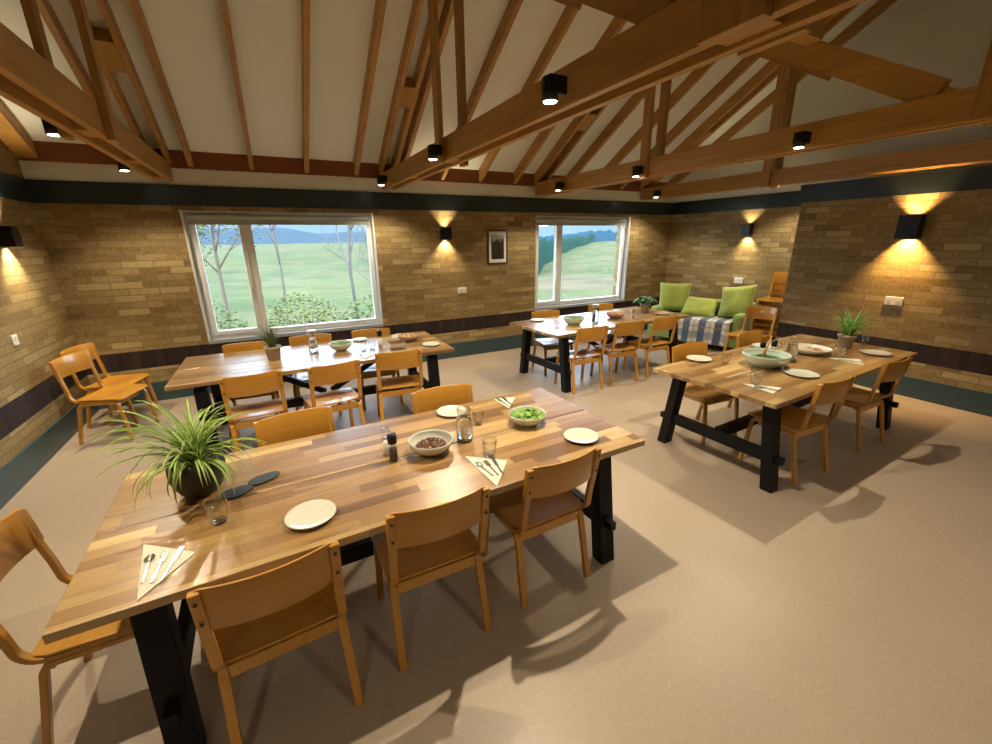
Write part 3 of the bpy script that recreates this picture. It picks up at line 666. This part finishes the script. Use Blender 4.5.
napkin_set([(1.28,2.50),(1.433,2.46),(1.29,2.30)],R(0),'cream folded napkin behind the green salad bowl',.95,('fork','knife'))
def pebble(x,y,rx,ry,rz,lab):
    n=26; vs=[];fs=[]
    for z,s in ((0,.97),(.003,1),(.007,1),(.009,.97)):
        for k in range(n):
            t=2*PI*k/n; w=1+.10*math.cos(2*t+.7)+.05*math.cos(3*t); vs.append((rx*s*w*math.cos(t),ry*s*w*math.sin(t),z))
    for j in range(3):
        for k in range(n): fs.append((n*j+k,n*j+(k+1)%n,n*(j+1)+(k+1)%n,n*(j+1)+k))
    fs+=[tuple(range(n-1,-1,-1)),tuple(range(3*n,4*n))]
    o=MB().add(vs,fs).build('slate_coaster',M['slate'],loc=(x,y,TH+.001),rz=rz); tag(o,lab,'coaster','slate coasters by the spider plant')
pebble(-.285,2.035,.060,.048,.4,'dark slate coaster touching the spider plant pot')
pebble(-.175,2.105,.066,.045,.5,'dark slate coaster, the one farther right of the spider plant')

def strap_leaf(m,uv,p0,az,length,rise,droop,w,seg=9,twist=0):
    d=Vector((math.cos(az),math.sin(az),0)); sd=Vector((-math.sin(az),math.cos(az),0)); P=Vector(p0); ang=rise; pts=[]
    for i in range(seg+1):
        pts.append(P.copy()); st=length/seg; P=P+(d*math.cos(ang)+Vector((0,0,1))*math.sin(ang))*st; ang-=droop/seg*(.5+1.0*i/seg)
    vs=[]
    for i,p in enumerate(pts):
        f=i/seg; ww=w*(.55+.45*math.sin(min(1,f*2.2)*PI/2))*(1-f**3)+.0006; up=Vector((0,0,1))
        vs+=[p-sd*ww/2+up*ww*.18,p-up*ww*.10,p+sd*ww/2+up*ww*.18]
    fs=[]
    for i in range(seg): a=3*i; fs+=[(a,a+1,a+4,a+3),(a+1,a+2,a+5,a+4)]
    m.add(vs,fs,True)
def build_leaves(m,name,mat,parent):
    o=m.build(name,mat,parent); me=o.data
    uvl=me.uv_layers.new(name='UVMap'); return o
def leaf_mesh(specs,name,mat,parent):
    # strap leaves with a UV across the blade, built in one mesh
    vs=[];fs=[];us=[]
    for (p0,az,L,rise,droop,w) in specs:
        m=MB(); strap_leaf(m,None,p0,az,L,rise,droop,w); o=len(vs); vs+=m.v; fs+=[tuple(i+o for i in f) for f in m.f]
        n=len(m.v)//3; us+=[u for _ in range(n) for u in (0,.5,1)]
    me=bpy.data.meshes.new(name); me.from_pydata(vs,[],fs); uv=me.uv_layers.new(name='UVMap')
    for p in me.polygons:
        p.use_smooth=True
        for li in p.loop_indices: uv.data[li].uv=(us[me.loops[li].vertex_index],0)
    me.materials.append(mat); o=bpy.data.objects.new(name,me); COL.objects.link(o); o.parent=parent; return o
def plant(x,y,prof,potmat,lab,specs,leafmat,rim,soilz,stuffname='foliage'):
    root=empty('potted_plant',(x,y,TH)); tag(root,lab,'plant','potted plants on the tables')
    pot=MB().lathe(prof,n=40).build('plant_pot',potmat,root)
    MB().lathe([(0,soilz+.004),(rim*.6,soilz+.003),(rim,soilz),(rim,soilz-.02),(0,soilz-.02)],n=24).build('soil',M['soil'],root)
    leaf_mesh(specs,stuffname,leafmat,root); return root
rnd=random.Random(11)
sp=[]
for i in range(74):
    az=rnd.uniform(0,2*PI); k=rnd.random(); L=rnd.uniform(.22,.38); 
    rise=R(rnd.uniform(35,88)); droop=rnd.uniform(1.3,3.0)
    # stronger growth towards the left of the table, as seen
    if math.cos(az-2.9)>.3: L*=1.3; droop*=.75
    sp.append(((rnd.uniform(-.03,.03),rnd.uniform(-.03,.03),.165),az,L,rise,droop,rnd.uniform(.010,.016)))
for i in range(26):
    az=rnd.uniform(-2.6,-.4); sp.append(((.05*math.cos(az),.05*math.sin(az),.165),az,rnd.uniform(.2,.30),R(rnd.uniform(15,50)),rnd.uniform(2.2,3.2),.011))
plant(-.425,2.13,[(.062,0),(.085,.03),(.108,.085),(.112,.13),(.104,.175),(.098,.175),(.104,.13),(.08,.05),(0,.04)],M['potdark'],'large arching spider plant in a rounded charcoal pot on the front table',sp,M['leafs'],.098,.16)
# window table
rnd=random.Random(5); sp=[((rnd.uniform(-.03,.03),rnd.uniform(-.03,.03),.11),rnd.uniform(0,2*PI),rnd.uniform(.14,.30),R(rnd.uniform(55,89)),rnd.uniform(.1,1.0),rnd.uniform(.004,.007)) for _ in range(110)]
pp=[(.052,0),(.055,.004),(.068,.11),(.076,.112),(.077,.135),(.070,.135),(.062,.10),(0,.09)]
plant(-.085,4.52,pp,M['potgrey'],'wispy grey-green herb in a small clay pot, on the table by the large window',sp,M['leafr'],.064,.118)
carafe(.283,4.62,'water bottle with pale stopper on the table under the large window',M['plastic'],h=.22)
bowl(.545,4.56,.115,.085,M['ceramic'],'cream bowl of dark green salad on the table under the large window',.45)
food('green_salad',.545,4.56,TH+.03,[('salad_base',heap(.09,0,.045),M['herbs']),('leaves',leafbits(90,.09,.03,.03,.02,8),M['herbs']),('light_leaves',leafbits(35,.08,.04,.02,.016,9),M['lettuce'])],'dark green salad in the bowl by the large window')
tumbler(.745,4.40,'left glass tumbler of the pair on the window table',.040,.11)
tumbler(.835,4.42,'right glass tumbler of the pair, beside the tall mill, on the window table',.040,.11)
mill(.93,4.46,'tall spice mill with black head on the window table',M['blackm'],M['salt'],.19)
napkin_set([(.66,4.26),(.80,4.20),(.69,4.08)],R(0),'small white napkin on the window table',.7,('spoon','fork'))
plate(.80,4.93,.09,'white side plate near the window sill, on the window table')
root=empty('plastic_tub',(1.07,4.30,TH)); tag(root,'clear plastic food tub on the window table','tub')
b=MB(); w,h,d,t=.16,.075,.12,.003
b.box(-w/2,-d/2,0,w/2,d/2,t); b.box(-w/2,-d/2,t,-w/2+t,d/2,h); b.box(w/2-t,-d/2,t,w/2,d/2,h); b.box(-w/2+t,-d/2,t,w/2-t,-d/2+t,h); b.box(-w/2+t,d/2-t,t,w/2-t,d/2,h); b.build('tub_body',M['glass'],root)
MB().box(-w/2-.004,-d/2-.004,h,w/2+.004,d/2+.004,h+.006).build('tub_lid',M['water'],root)
bowl(1.29,4.64,.12,.065,M['terra'],'rose-brown dish of bread on the window table',.6)
food('bread_rolls',1.29,4.64,TH+.02,[('bread',bits(26,.075,.075,.02,.03,.028,12,.6),M['bread'])],'torn bread in the rose-brown dish on the window table')
o=MB().add([(-.07,-.05,.0),(.08,-.06,.0),(.06,.06,.0),(-.06,.05,.0),(-.05,-.02,.03),(.05,-.02,.04),(.02,.03,.03)],[(3,2,1,0),(0,1,5,4),(1,2,6,5),(2,3,4,6),(3,0,4),(4,5,6)]).build('crumpled_napkin',M['napkin'],loc=(1.22,4.90,TH+.001)); tag(o,'crumpled white napkin behind the rose-brown bread dish','napkin')
plate(1.44,4.29,.10,'white side plate at the right end of the window table')
# table by the smaller window
plate(3.20,4.88,.10,'pinkish white side plate at the left end of the smaller window\'s table')
tumbler(3.14,4.33,'glass tumbler at the left end of the smaller window\'s table',.038,.11)
bowl(3.47,4.42,.135,.10,M['celadon'],'large pale green bowl on the table by the smaller window',.6)
food('mixed_leaves',3.47,4.42,TH+.03,[('salad_base',heap(.10,0,.05),M['herbs']),('leaves',leafbits(60,.10,.035,.02,.02,18),M['leafd'])],'leaves inside the large pale green bowl by the smaller window')
carafe(3.80,4.38,'white-capped water bottle on the table by the smaller window',M['plastic'],h=.23)
mill(3.93,4.50,'dark spice mill behind the bottle on the table by the smaller window',M['blackm'],M['pepper'],.17)
bowl(4.27,4.50,.13,.07,M['terra'],'rose-brown dish with a white napkin, on the table by the smaller window',.6)
food('bread_pieces',4.27,4.50,TH+.02,[('bread',bits(22,.08,.08,.02,.035,.028,13,.6),M['bread'])],'bread pieces in the rose-brown dish by the smaller window')
o=MB().add([(-.07,-.05,.0),(.08,-.05,.0),(.06,.06,.0),(-.06,.05,.0),(-.05,-.02,.04),(.05,-.02,.05),(.02,.03,.04)],[(3,2,1,0),(0,1,5,4),(1,2,6,5),(2,3,4,6),(3,0,4),(4,5,6)]).build('crumpled_napkin',M['napkin'],loc=(4.44,4.66,TH+.001)); tag(o,'crumpled white napkin beside the dish by the smaller window','napkin')
tumbler(4.48,4.36,'glass tumbler right of the rose-brown dish by the smaller window',.042,.12)
plate(5.05,4.36,.11,'brown round plate at the sofa end of the table',mat=M['terra'])
root=empty('potted_plant',(4.93,4.58,TH)); tag(root,'small bushy green plant in a grey pot, on the table nearest the sofa','plant','potted plants on the tables')
MB().lathe(pp,n=32).build('plant_pot',M['potgrey'],root); MB().lathe([(0,.122),(.064,.118),(.064,.10),(0,.10)],n=20).build('soil',M['soil'],root)
m=MB(); rnd=random.Random(3)
for i in range(16):
    az=rnd.random()*2*PI; L=rnd.uniform(.08,.22); m.tube([(0,0,.11),(L*.5*math.cos(az),L*.5*math.sin(az),.17),(L*math.cos(az),L*math.sin(az),.17+rnd.uniform(0,.07))],.0025,5)
m.build('stem',M['leafd'],root)
leafbits(150,.17,.16,.09,.028,31).build('foliage',M['leafd'],root)
# right-hand table
def T4(px,py): return px,py
plate(3.40,2.46,.11,'cream side plate at the left end of the right-hand table')
plate(3.72,1.745,.12,'cream side plate in front of the pale green bowl on the right-hand table')
plate(4.36,2.44,.11,'cream side plate at the far edge of the right-hand table, behind the bowl')
plate(5.0,1.76,.12,'cream side plate at the pier end of the right-hand table')
tumbler(3.49,2.26,'glass tumbler left of the big pale green bowl on the right-hand table',.038,.10)
bowl(3.72,2.05,.185,.115,M['celadon'],'big pale green glazed bowl on the right-hand table',.5)
food('dressed_leaves',3.72,2.05,TH+.025,[('salad_base',heap(.12,0,.045),M['herbs']),('leaves',leafbits(110,.12,.04,.02,.022,21),M['leafd'])],'dark salad leaves in the big pale green bowl')
o=MB().tube([(-.02,.02,.05),(.10,.05,.16),(.14,.06,.22)],[.016,.006,.006],8).build('wooden_spoon',M['chair'],loc=(3.72,2.05,TH+.02)); tag(o,'wooden serving spoon standing in the big pale green bowl','spoon')
tumbler(3.17,1.79,'glass tumbler standing by the napkin at the front corner of the right-hand table',.045,.115)
napkin_set([(3.10,1.84),(3.26,1.64),(3.08,1.60)],R(20),'folded napkin at the right-hand table\'s front corner',.9,('fork','knife'))
mill(4.02,2.16,'black-headed pepper mill behind the bottle on the right-hand table',M['blackm'],M['pepper'],.17)
mill(3.95,2.22,'black-headed salt mill beside the pepper mill on the right-hand table',M['blackm'],M['salt'],.15)
carafe(4.05,2.02,'open water carafe in the middle of the right-hand table',h=.22)
tumbler(4.30,2.30,'left one of two tumblers behind the carafe on the right-hand table',.040,.09)
tumbler(4.44,2.33,'right one of two tumblers behind the carafe on the right-hand table',.040,.09)
bowl(4.50,2.08,.165,.06,M['ceramic'],'shallow wide cream bowl of rice on the right-hand table',.5)
food('rice_salad',4.50,2.08,TH+.02,[('salad_base',heap(.11,0,.028),M['pale']),('grains',bits(120,.11,.11,.016,.02,.007,23),M['pale']),('relish',bits(40,.08,.08,.02,.02,.008,24),M['red'])],'rice with red relish in the shallow cream bowl')
rnd=random.Random(15)
sp=[((rnd.uniform(-.03,.03),rnd.uniform(-.03,.03),.115),rnd.uniform(0,2*PI),rnd.uniform(.20,.36),R(rnd.uniform(45,88)),rnd.uniform(.3,1.9),rnd.uniform(.010,.015)) for _ in range(95)]
plant(5.02,2.03,pp,M['potgrey'],'grassy green spider plant in a small pot, on the right-hand table',sp,M['leafg'],.064,.118)
tumbler(4.55,1.86,'glass tumbler in front of the grassy plant on the right-hand table',.048,.125)
napkin_set([(4.46,1.90),(4.64,1.74),(4.46,1.63)],R(20),'folded napkin in front of the grassy plant',.95,('knife',))
tumbler(5.30,1.98,'glass tumbler behind the plate at the pier end of the right-hand table',.032,.12)

# ------------------------------------------------------------------ sofa, cushions and throw
SR=R(-74)      # local x runs along the sofa front, local -y faces the room
def sofa():
    root=empty('sofa',(6.30,4.80,0),SR); tag(root,'low lime-green upholstered sofa in the far right corner','sofa')
    W,D=1.58,.65
    MB().box(-W/2,.0,.09,W/2,D,.30).build('sofa_base',M['sage'],root,bevel=.03)
    for s in (-1,1): MB().box(min(0,s*(W/2-.18)),-.015,.305,max(0,s*(W/2-.18)),D-.12,.49).build('seat_cushion',M['sage'],root,bevel=.04)
    MB().box(-W/2,D-.12,.30,W/2,D+.02,.78).build('sofa_back',M['sage'],root,bevel=.05)
    MB().box(-W/2,.02,.30,-W/2+.17,D-.13,.64).build('armrest',M['sage'],root,bevel=.06)
    MB().box(W/2-.17,.02,.30,W/2,D-.13,.64).build('armrest',M['sage'],root,bevel=.06)
    for sx in (-1,1):
        for y in (.06,D-.06): MB().box(sx*(W/2-.1)-.025,y-.025,0,sx*(W/2-.1)+.025,y+.025,.09).build('foot',M['black'],root)
    return root
sofa()
def cushion(c,size,rot,lab,seed):
    w,h,t=size; n=14; vs=[];fs=[]
    for s in (1,-1):
        for j in range(n+1):
            for i in range(n+1):
                u=2*i/n-1; v=2*j/n-1
                f=max(0,(1-u**4)*(1-v**4))**.45
                pin=1-.07*(1-abs(u)**2)*abs(v)-.0; pin2=1-.07*(1-abs(v)**2)*abs(u)
                nz=noise.noise(Vector((u*1.6+seed,v*1.6,s*.3)))*.025
                vs.append((w/2*u*pin2,h/2*v*pin,s*t/2*f+nz*f))
    N=(n+1)**2
    for j in range(n):
        for i in range(n):
            a=j*(n+1)+i; fs+=[(a,a+1,a+n+2,a+n+1),(N+a+n+1,N+a+n+2,N+a+1,N+a)]
    o=MB().add(vs,fs,True).build('scatter_cushion',M['lime']); o.location=c; o.rotation_euler=rot
    tag(o,lab,'cushion','lime green scatter cushions on the sofa')
cushion((6.56,5.42,.78),(.54,.54,.18),(R(68),R(0),R(-48)),'lime green square cushion at the window end of the sofa, upright',1)
cushion((6.66,4.94,.63),(.56,.46,.16),(R(38),R(6),R(-62)),'lime green cushion slumped flat in the middle of the sofa',2)
cushion((6.84,4.40,.79),(.54,.56,.18),(R(66),R(-8),R(-78)),'largest lime green cushion, leaning near the wall socket at the stack end',3)
# plaid throw draped over seat and front
def throw():
    n,m=34,26; vs=[];fs=[]
    path=[(.50,.515),(.40,.503),(.2,.503),(.04,.505),(-.02,.50),(-.045,.47),(-.05,.36),(-.058,.24),(-.066,.11)]
    def at(f):
        L=[0]
        for a,b in zip(path,path[1:]): L.append(L[-1]+math.dist(a,b))
        d=f*L[-1]
        for k in range(len(path)-1):
            if d<=L[k+1] or k==len(path)-2:
                q=(d-L[k])/(L[k+1]-L[k]); return (path[k][0]*(1-q)+path[k+1][0]*q, path[k][1]*(1-q)+path[k+1][1]*q)
    for s in (0,.006):
        for j in range(m+1):
            for i in range(n+1):
                u=i/n; f=j/m; y,z=at(f); x=-.26+.88*u
                k=max(0,(f-.5)*2)
                wv=.016*math.sin(u*26+1.5*math.sin(u*9))*k
                if f<.5: z+=.006*math.sin(u*19+f*14)+.004
                else: z-=.03*math.sin(u*5)*k*(.5)
                vs.append((x,y-wv-.012*k-(s if f>.5 else 0),z+(s if f<=.5 else 0)))
    N=(n+1)*(m+1)
    for j in range(m):
        for i in range(n):
            a=j*(n+1)+i; fs+=[(a,a+1,a+n+2,a+n+1),(N+a+n+1,N+a+n+2,N+a+1,N+a)]
    for i in range(n): fs.append((i,N+i,N+i+1,i+1)); a=m*(n+1)+i; fs.append((a+1,N+a+1,N+a,a))
    for j in range(m): a=j*(n+1); fs.append((a+n+1,N+a+n+1,N+a,a)); a+=n; fs.append((a,N+a,N+a+n+1,a+n+1))
    o=MB().add(vs,fs,True).build('plaid_throw',M['plaid'],loc=(6.30,4.80,0),rz=SR); tag(o,'blue, white and brown plaid blanket draped over the sofa seat','blanket')
throw()

# ------------------------------------------------------------------ outside
def lerp(a,b,t): return a+(b-a)*t
PR=[(6.7,-1.0),(12,-1.2),(20,-2.2),(40,-5.0),(80,-9.0),(150,-13.5),(300,-20),(500,-22),(800,-18),(1150,-14),(1600,-10),(2400,-6)]
def gz(x,y):
    d=math.hypot(x,y)
    z=PR[-1][1]
    for (a,za),(b,zb) in zip(PR,PR[1:]):
        if d<=b: z=lerp(za,zb,max(0,(d-a)/(b-a))); break
    z+=noise.noise(Vector((x*.008,y*.008,0)))*min(5,d*.012)+noise.noise(Vector((x*.05,y*.05,3)))*min(.6,d*.01)
    az=math.degrees(math.atan2(x,y))
    if d>60: z+= max(0,az-30)*.0006*min(d,900)
    return z
def terrain():
    vs=[];fs=[]; rs=[6.6]
    while rs[-1]<2400: rs.append(rs[-1]*1.075)
    A=[-40+2.0*i for i in range(58)]
    for r in rs:
        for a in A:
            x=r*math.sin(R(a)); y=max(6.62,r*math.cos(R(a))); vs.append((x,y,gz(x,y)))
    n=len(A)
    for j in range(len(rs)-1):
        for i in range(n-1): a=j*n+i; fs.append((a,a+1,a+n+1,a+n))
    t=NT('spring_fields'); co=t.coord()
    vo=t.n('ShaderNodeTexVoronoi',feature='F1'); vo.inputs['Scale'].default_value=1; t.l(t.scale(co,(.02,.010,0)),vo.inputs['Vector'])
    sep=t.n('ShaderNodeSeparateColor'); t.l(vo.outputs['Color'],sep.inputs[0])
    c=t.ramp(sep.outputs[0],[(0,(.16,.33,.085)),(.35,(.24,.42,.12)),(.6,(.30,.42,.16)),(.75,(.20,.36,.10)),(.9,(.42,.36,.22)),(1,(.45,.28,.20))],'CONSTANT')
    n1=t.noise(co,.05,5,.6); c=t.mix(.5,c,t.ramp(n1,[(.38,(.11,.22,.05)),(.62,(.56,.50,.26))]))
    n2=t.noise(co,.9,4,.7); x,y,z=t.xyz(co); near=t.ramp(y,[(.0,(1,1,1)),(1,(1,1,1))])
    mr=t.n('ShaderNodeMapRange'); mr.inputs['From Min'].default_value=25; mr.inputs['From Max'].default_value=90; mr.inputs['To Min'].default_value=1; mr.inputs['To Max'].default_value=0; t.l(y,mr.inputs['Value'])
    c=t.mix(mr.outputs[0],c,t.ramp(n2,[(.3,(.22,.26,.06)),(.6,(.46,.44,.20))]))
    c=t.mix(1.0,c,(.20,.172,.16),'MULTIPLY'); t.l(c,t.b.inputs['Base Color']); t.b.inputs['Roughness'].default_value=.95; t.b.inputs['Specular IOR Level'].default_value=.1
    o=MB().add(vs,fs,True).build('ground_outside',t.m); tag(o,'green and straw-coloured fields falling away outside the windows','field',kind='structure')
terrain()
def ridge(name,d,a0,a1,base,hf,depth,mat,lab,cat='hill',rough=3):
    step=.12 if callable(d) else .35
    vs=[];fs=[]; n=int((a1-a0)/step)+1; rows=5
    for j in range(rows):
        f=j/(rows-1)
        for i in range(n+1):
            a=a0+(a1-a0)*i/n; e=min(1,min(i,n-i)/6); rr=(d(a) if callable(d) else d)+depth*f; rr0=(d(a) if callable(d) else d)
            bz=(gz(rr0*math.sin(R(a)),rr0*math.cos(R(a)))-3) if callable(d) else base
            z=bz+(hf(a)+(noise.noise(Vector((a*1.7,j*.5,rr0*.01)))+(noise.noise(Vector((a*6,j*2.,5)))*.8 if callable(d) else 0))*rough*(f>0))*math.sin(f*PI/2)*e
            vs.append((rr*math.sin(R(a)),rr*math.cos(R(a)),z))
    for j in range(rows-1):
        for i in range(n): a=j*(n+1)+i; fs.append((a,a+1,a+n+2,a+n+1))
    o=MB().add(vs,fs,True).build(name,mat); tag(o,lab,cat); return o
hillm=pm('haze_tinted_ridge',(.045,.063,.082),.95,spec=0,var=.15,vs=.004); hillm2=pm('haze_tinted_far_hill',(.075,.098,.118),.95,spec=0,var=.1,vs=.003)  # aerial haze painted into both hill colours, paler for the farther one
forest=pm('conifer_plantation',(.015,.035,.036),.95,spec=0,var=.3,vs=.05); forest2=pm('mixed_wood',(.020,.050,.040),.95,spec=0,var=.5,vs=.06)
ridge('distant_hill',4200,-34,66,-60,lambda a:235+35*math.sin(a*.11+1)+16*math.sin(a*.37),900,hillm2,'pale haze-blue hills on the skyline, the farthest ridge')
ridge('distant_hill',2500,-34,34,-40,lambda a:110+16*math.sin(a*.3+2)+8*math.sin(a*.8),500,hillm,'nearer haze-blue ridge behind the fields, seen through the large window')
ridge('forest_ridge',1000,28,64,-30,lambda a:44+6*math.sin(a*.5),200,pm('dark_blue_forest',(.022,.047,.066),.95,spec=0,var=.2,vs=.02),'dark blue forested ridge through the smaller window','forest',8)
ridge('woodland',lambda a:230+max(0,a-33.2)*120,24,41.5,0,lambda a:23,60,forest2,'mixed green woodland at the left of the smaller window','forest',3)
ridge('woodland',640,12.0,17,-24,lambda a:30,50,forest,'dark conifer copse at the right side of the large window','forest',3)
# trees just outside
barkp=pm('pale_bark',(.13,.12,.10),.9,var=.3,vs=12); barkd=pm('brown_bark',(.13,.10,.075),.9,var=.3,vs=12)
lf1=pm('yellow_green_leaves',(.125,.15,.03),.8,var=.35,vs=3); lf2=pm('fresh_green_leaves',(.075,.125,.025),.8,var=.35,vs=3)
def tree(x,y,h,lab,bark,r0=.06,lean=(0,0),leaf=None,nl=0,seed=1,levels=3,ls=.07,first=.35,kids=6):
    rnd=random.Random(seed); z0=gz(x,y)-.1; root=empty('tree',(x,y,z0)); tag(root,lab,'tree','trees outside the large window')
    m=MB(); tips=[]
    def branch(p,d,L,r,lv):
        pts=[p]; rr=[r]; n=6; dd=d.copy()
        for i in range(n):
            dd=(dd+Vector((rnd.uniform(-1,1),rnd.uniform(-1,1),rnd.uniform(-.4,.8)))*.13).normalized(); pts.append(pts[-1]+dd*L/n); rr.append(max(.004,r*(1-.8*(i+1)/n)))
        m.tube(pts,rr,5 if lv<levels else 6)
        if lv>0:
            for k in range(kids):
                f=rnd.uniform(first,1); i=min(n-1,int(f*n)); q=pts[i].lerp(pts[i+1],f*n-i)
                a=rnd.uniform(0,2*PI); nd=(dd*.8+Vector((math.cos(a),math.sin(a),rnd.uniform(.1,.7)))*.8).normalized()
                branch(q,nd,L*rnd.uniform(.35,.6),rr[i]*.5,lv-1)
        else: tips.extend(pts[2:])
    branch(Vector((0,0,0)),Vector((lean[0],lean[1],1)).normalized(),h,r0,levels)
    m.build('trunk_and_branches',bark,root)
    if leaf:
        lm=MB()
        for k in range(nl):
            p=rnd.choice(tips)+Vector((rnd.gauss(0,.12),rnd.gauss(0,.12),rnd.gauss(0,.12))); s=ls*rnd.uniform(.5,1.2); Mx=Matrix.Translation(p)@Matrix.Rotation(rnd.random()*6,4,'Z')@Matrix.Rotation(rnd.uniform(-1.3,1.3),4,'X')
            lm.add([Mx@Vector(v) for v in ((-s,0,0),(0,-s*.5,0),(s,0,0),(0,s*.5,0))],[(0,1,2,3)])
        lm.build('foliage',leaf,root)
tree(-1.15,12.2,6.0,'leafy yellow-green tree at the left edge of the large window',barkd,.06,(.0,0),lf1,8000,6,3,.055,.15,7)
tree(-2.0,13.5,6.5,'leafy yellow-green tree farther back at the far left of the large window',barkd,.06,(.02,0),lf1,9000,21,3,.065,.15,7)
tree(-1.55,10.6,5.5,'slim pale trunk curving up at the lower left of the large window',barkp,.05,(-.18,0),None,0,4,2,.07,.45,5)
tree(.35,12.6,7.5,'thin bare birch in the middle of the large window, left of the forked tree',barkp,.04,(-.12,0),lf1,400,5,3,.025,.25,6)
tree(2.0,11.0,7.0,'bare forked tree standing right of centre in the large window',barkp,.055,(-.16,0),lf1,500,9,3,.025,.25,7)
tree(2.9,12.5,5.5,'small bare tree with fine twigs at the right of the large window',barkp,.03,(-.05,0),lf1,400,12,3,.025,.15,7)
def bush(x,y,r,h,leaf,n,seed,lab):
    rnd=random.Random(seed); root=empty('shrub',(x,y,gz(x,y)-.05)); tag(root,lab,'shrub','shrubs outside the windows')
    st=MB()
    for k in range(16): a=rnd.random()*2*PI; q=rnd.uniform(.3,1)*r; st.tube([(0,0,0),(q*.5*math.cos(a),q*.5*math.sin(a),h*.5),(q*math.cos(a),q*math.sin(a),h*rnd.uniform(.6,1))],[.02,.012,.004],4)
    st.build('stems',barkd,root); m=MB()
    for k in range(n):
        a=rnd.random()*2*PI; q=r*math.sqrt(rnd.random()); hh=h*(1-.5*(q/r)**2)*rnd.uniform(.15,1); p=Vector((q*math.cos(a),q*math.sin(a),hh)); s=.042*rnd.uniform(.5,1.3); Mx=Matrix.Translation(p)@Matrix.Rotation(rnd.random()*6,4,'Z')@Matrix.Rotation(rnd.uniform(-1.2,1.2),4,'X')
        m.add([Mx@Vector(v) for v in ((-s,0,0),(0,-s*.5,0),(s,0,0),(0,s*.5,0))],[(0,1,2,3)])
    m.build('foliage',leaf,root)
bs=[(-1.3,9.8,1.0,2.0,lf2,6000,'low green shrub at the bottom left of the large window'),(.5,10.6,1.15,1.95,lf1,7000,'yellow-green shrub at the bottom middle of the large window'),(2.0,10.3,1.0,1.75,lf2,6000,'green shrub under the forked tree outside'),(3.4,10.8,1.0,2.0,lf1,6000,'yellow-green shrub at the bottom right of the large window'),(8.6,11.0,1.2,1.6,lf1,1500,'straw-green shrub low in the smaller window')]
for i,q in enumerate(bs): bush(q[0],q[1],q[2],q[3],q[4],q[5],40+i,q[6])

# ------------------------------------------------------------------ sky, camera, colour
w=bpy.data.worlds.new('sky'); S.world=w; w.use_nodes=True; nt=w.node_tree; bg=nt.nodes['Background']
tc=nt.nodes.new('ShaderNodeTexCoord'); mp=nt.nodes.new('ShaderNodeMapping'); mp.inputs['Scale'].default_value=(3,3,9); nz=nt.nodes.new('ShaderNodeTexNoise'); nz.inputs['Scale'].default_value=1.3; nz.inputs['Detail'].default_value=5
cr=nt.nodes.new('ShaderNodeValToRGB'); cr.color_ramp.elements[0].position=.42; cr.color_ramp.elements[0].color=(.38,.62,.95,1); cr.color_ramp.elements[1].position=.58; cr.color_ramp.elements[1].color=(.92,.96,1,1)
nt.links.new(tc.outputs['Generated'],mp.inputs[0]); nt.links.new(mp.outputs[0],nz.inputs['Vector']); nt.links.new(nz.outputs[0],cr.inputs[0]); nt.links.new(cr.outputs[0],bg.inputs['Color'])
bg.inputs['Strength'].default_value=11

cam=bpy.data.cameras.new('camera'); co=bpy.data.objects.new('camera',cam); COL.objects.link(co)
r=Vector((0.8852368411114394,-0.46494902593472687,-0.013346850616862967)); u=Vector((0.15093671774957862,0.25999693121072603,0.9537398507957968)); f=Vector((0.4399702744209252,0.84630018258497,-0.30033674197910265))
mm=Matrix((r,u,-f)).transposed().to_4x4(); mm.translation=Vector((0,0,1.84)); co.matrix_world=mm
cam.sensor_width=36; cam.lens=421.3127/992*36; cam.clip_start=.02; cam.clip_end=8000
S.camera=co
S.view_settings.view_transform='Standard'; S.view_settings.look='None'; S.view_settings.gamma=1; S.view_settings.use_curve_mapping=False
S.view_settings.exposure=0.0
S.cycles.max_bounces=8; S.cycles.diffuse_bounces=4; S.cycles.glossy_bounces=4; S.cycles.transparent_max_bounces=16
S.cycles.sample_clamp_indirect=6
S.cycles.use_denoising=True
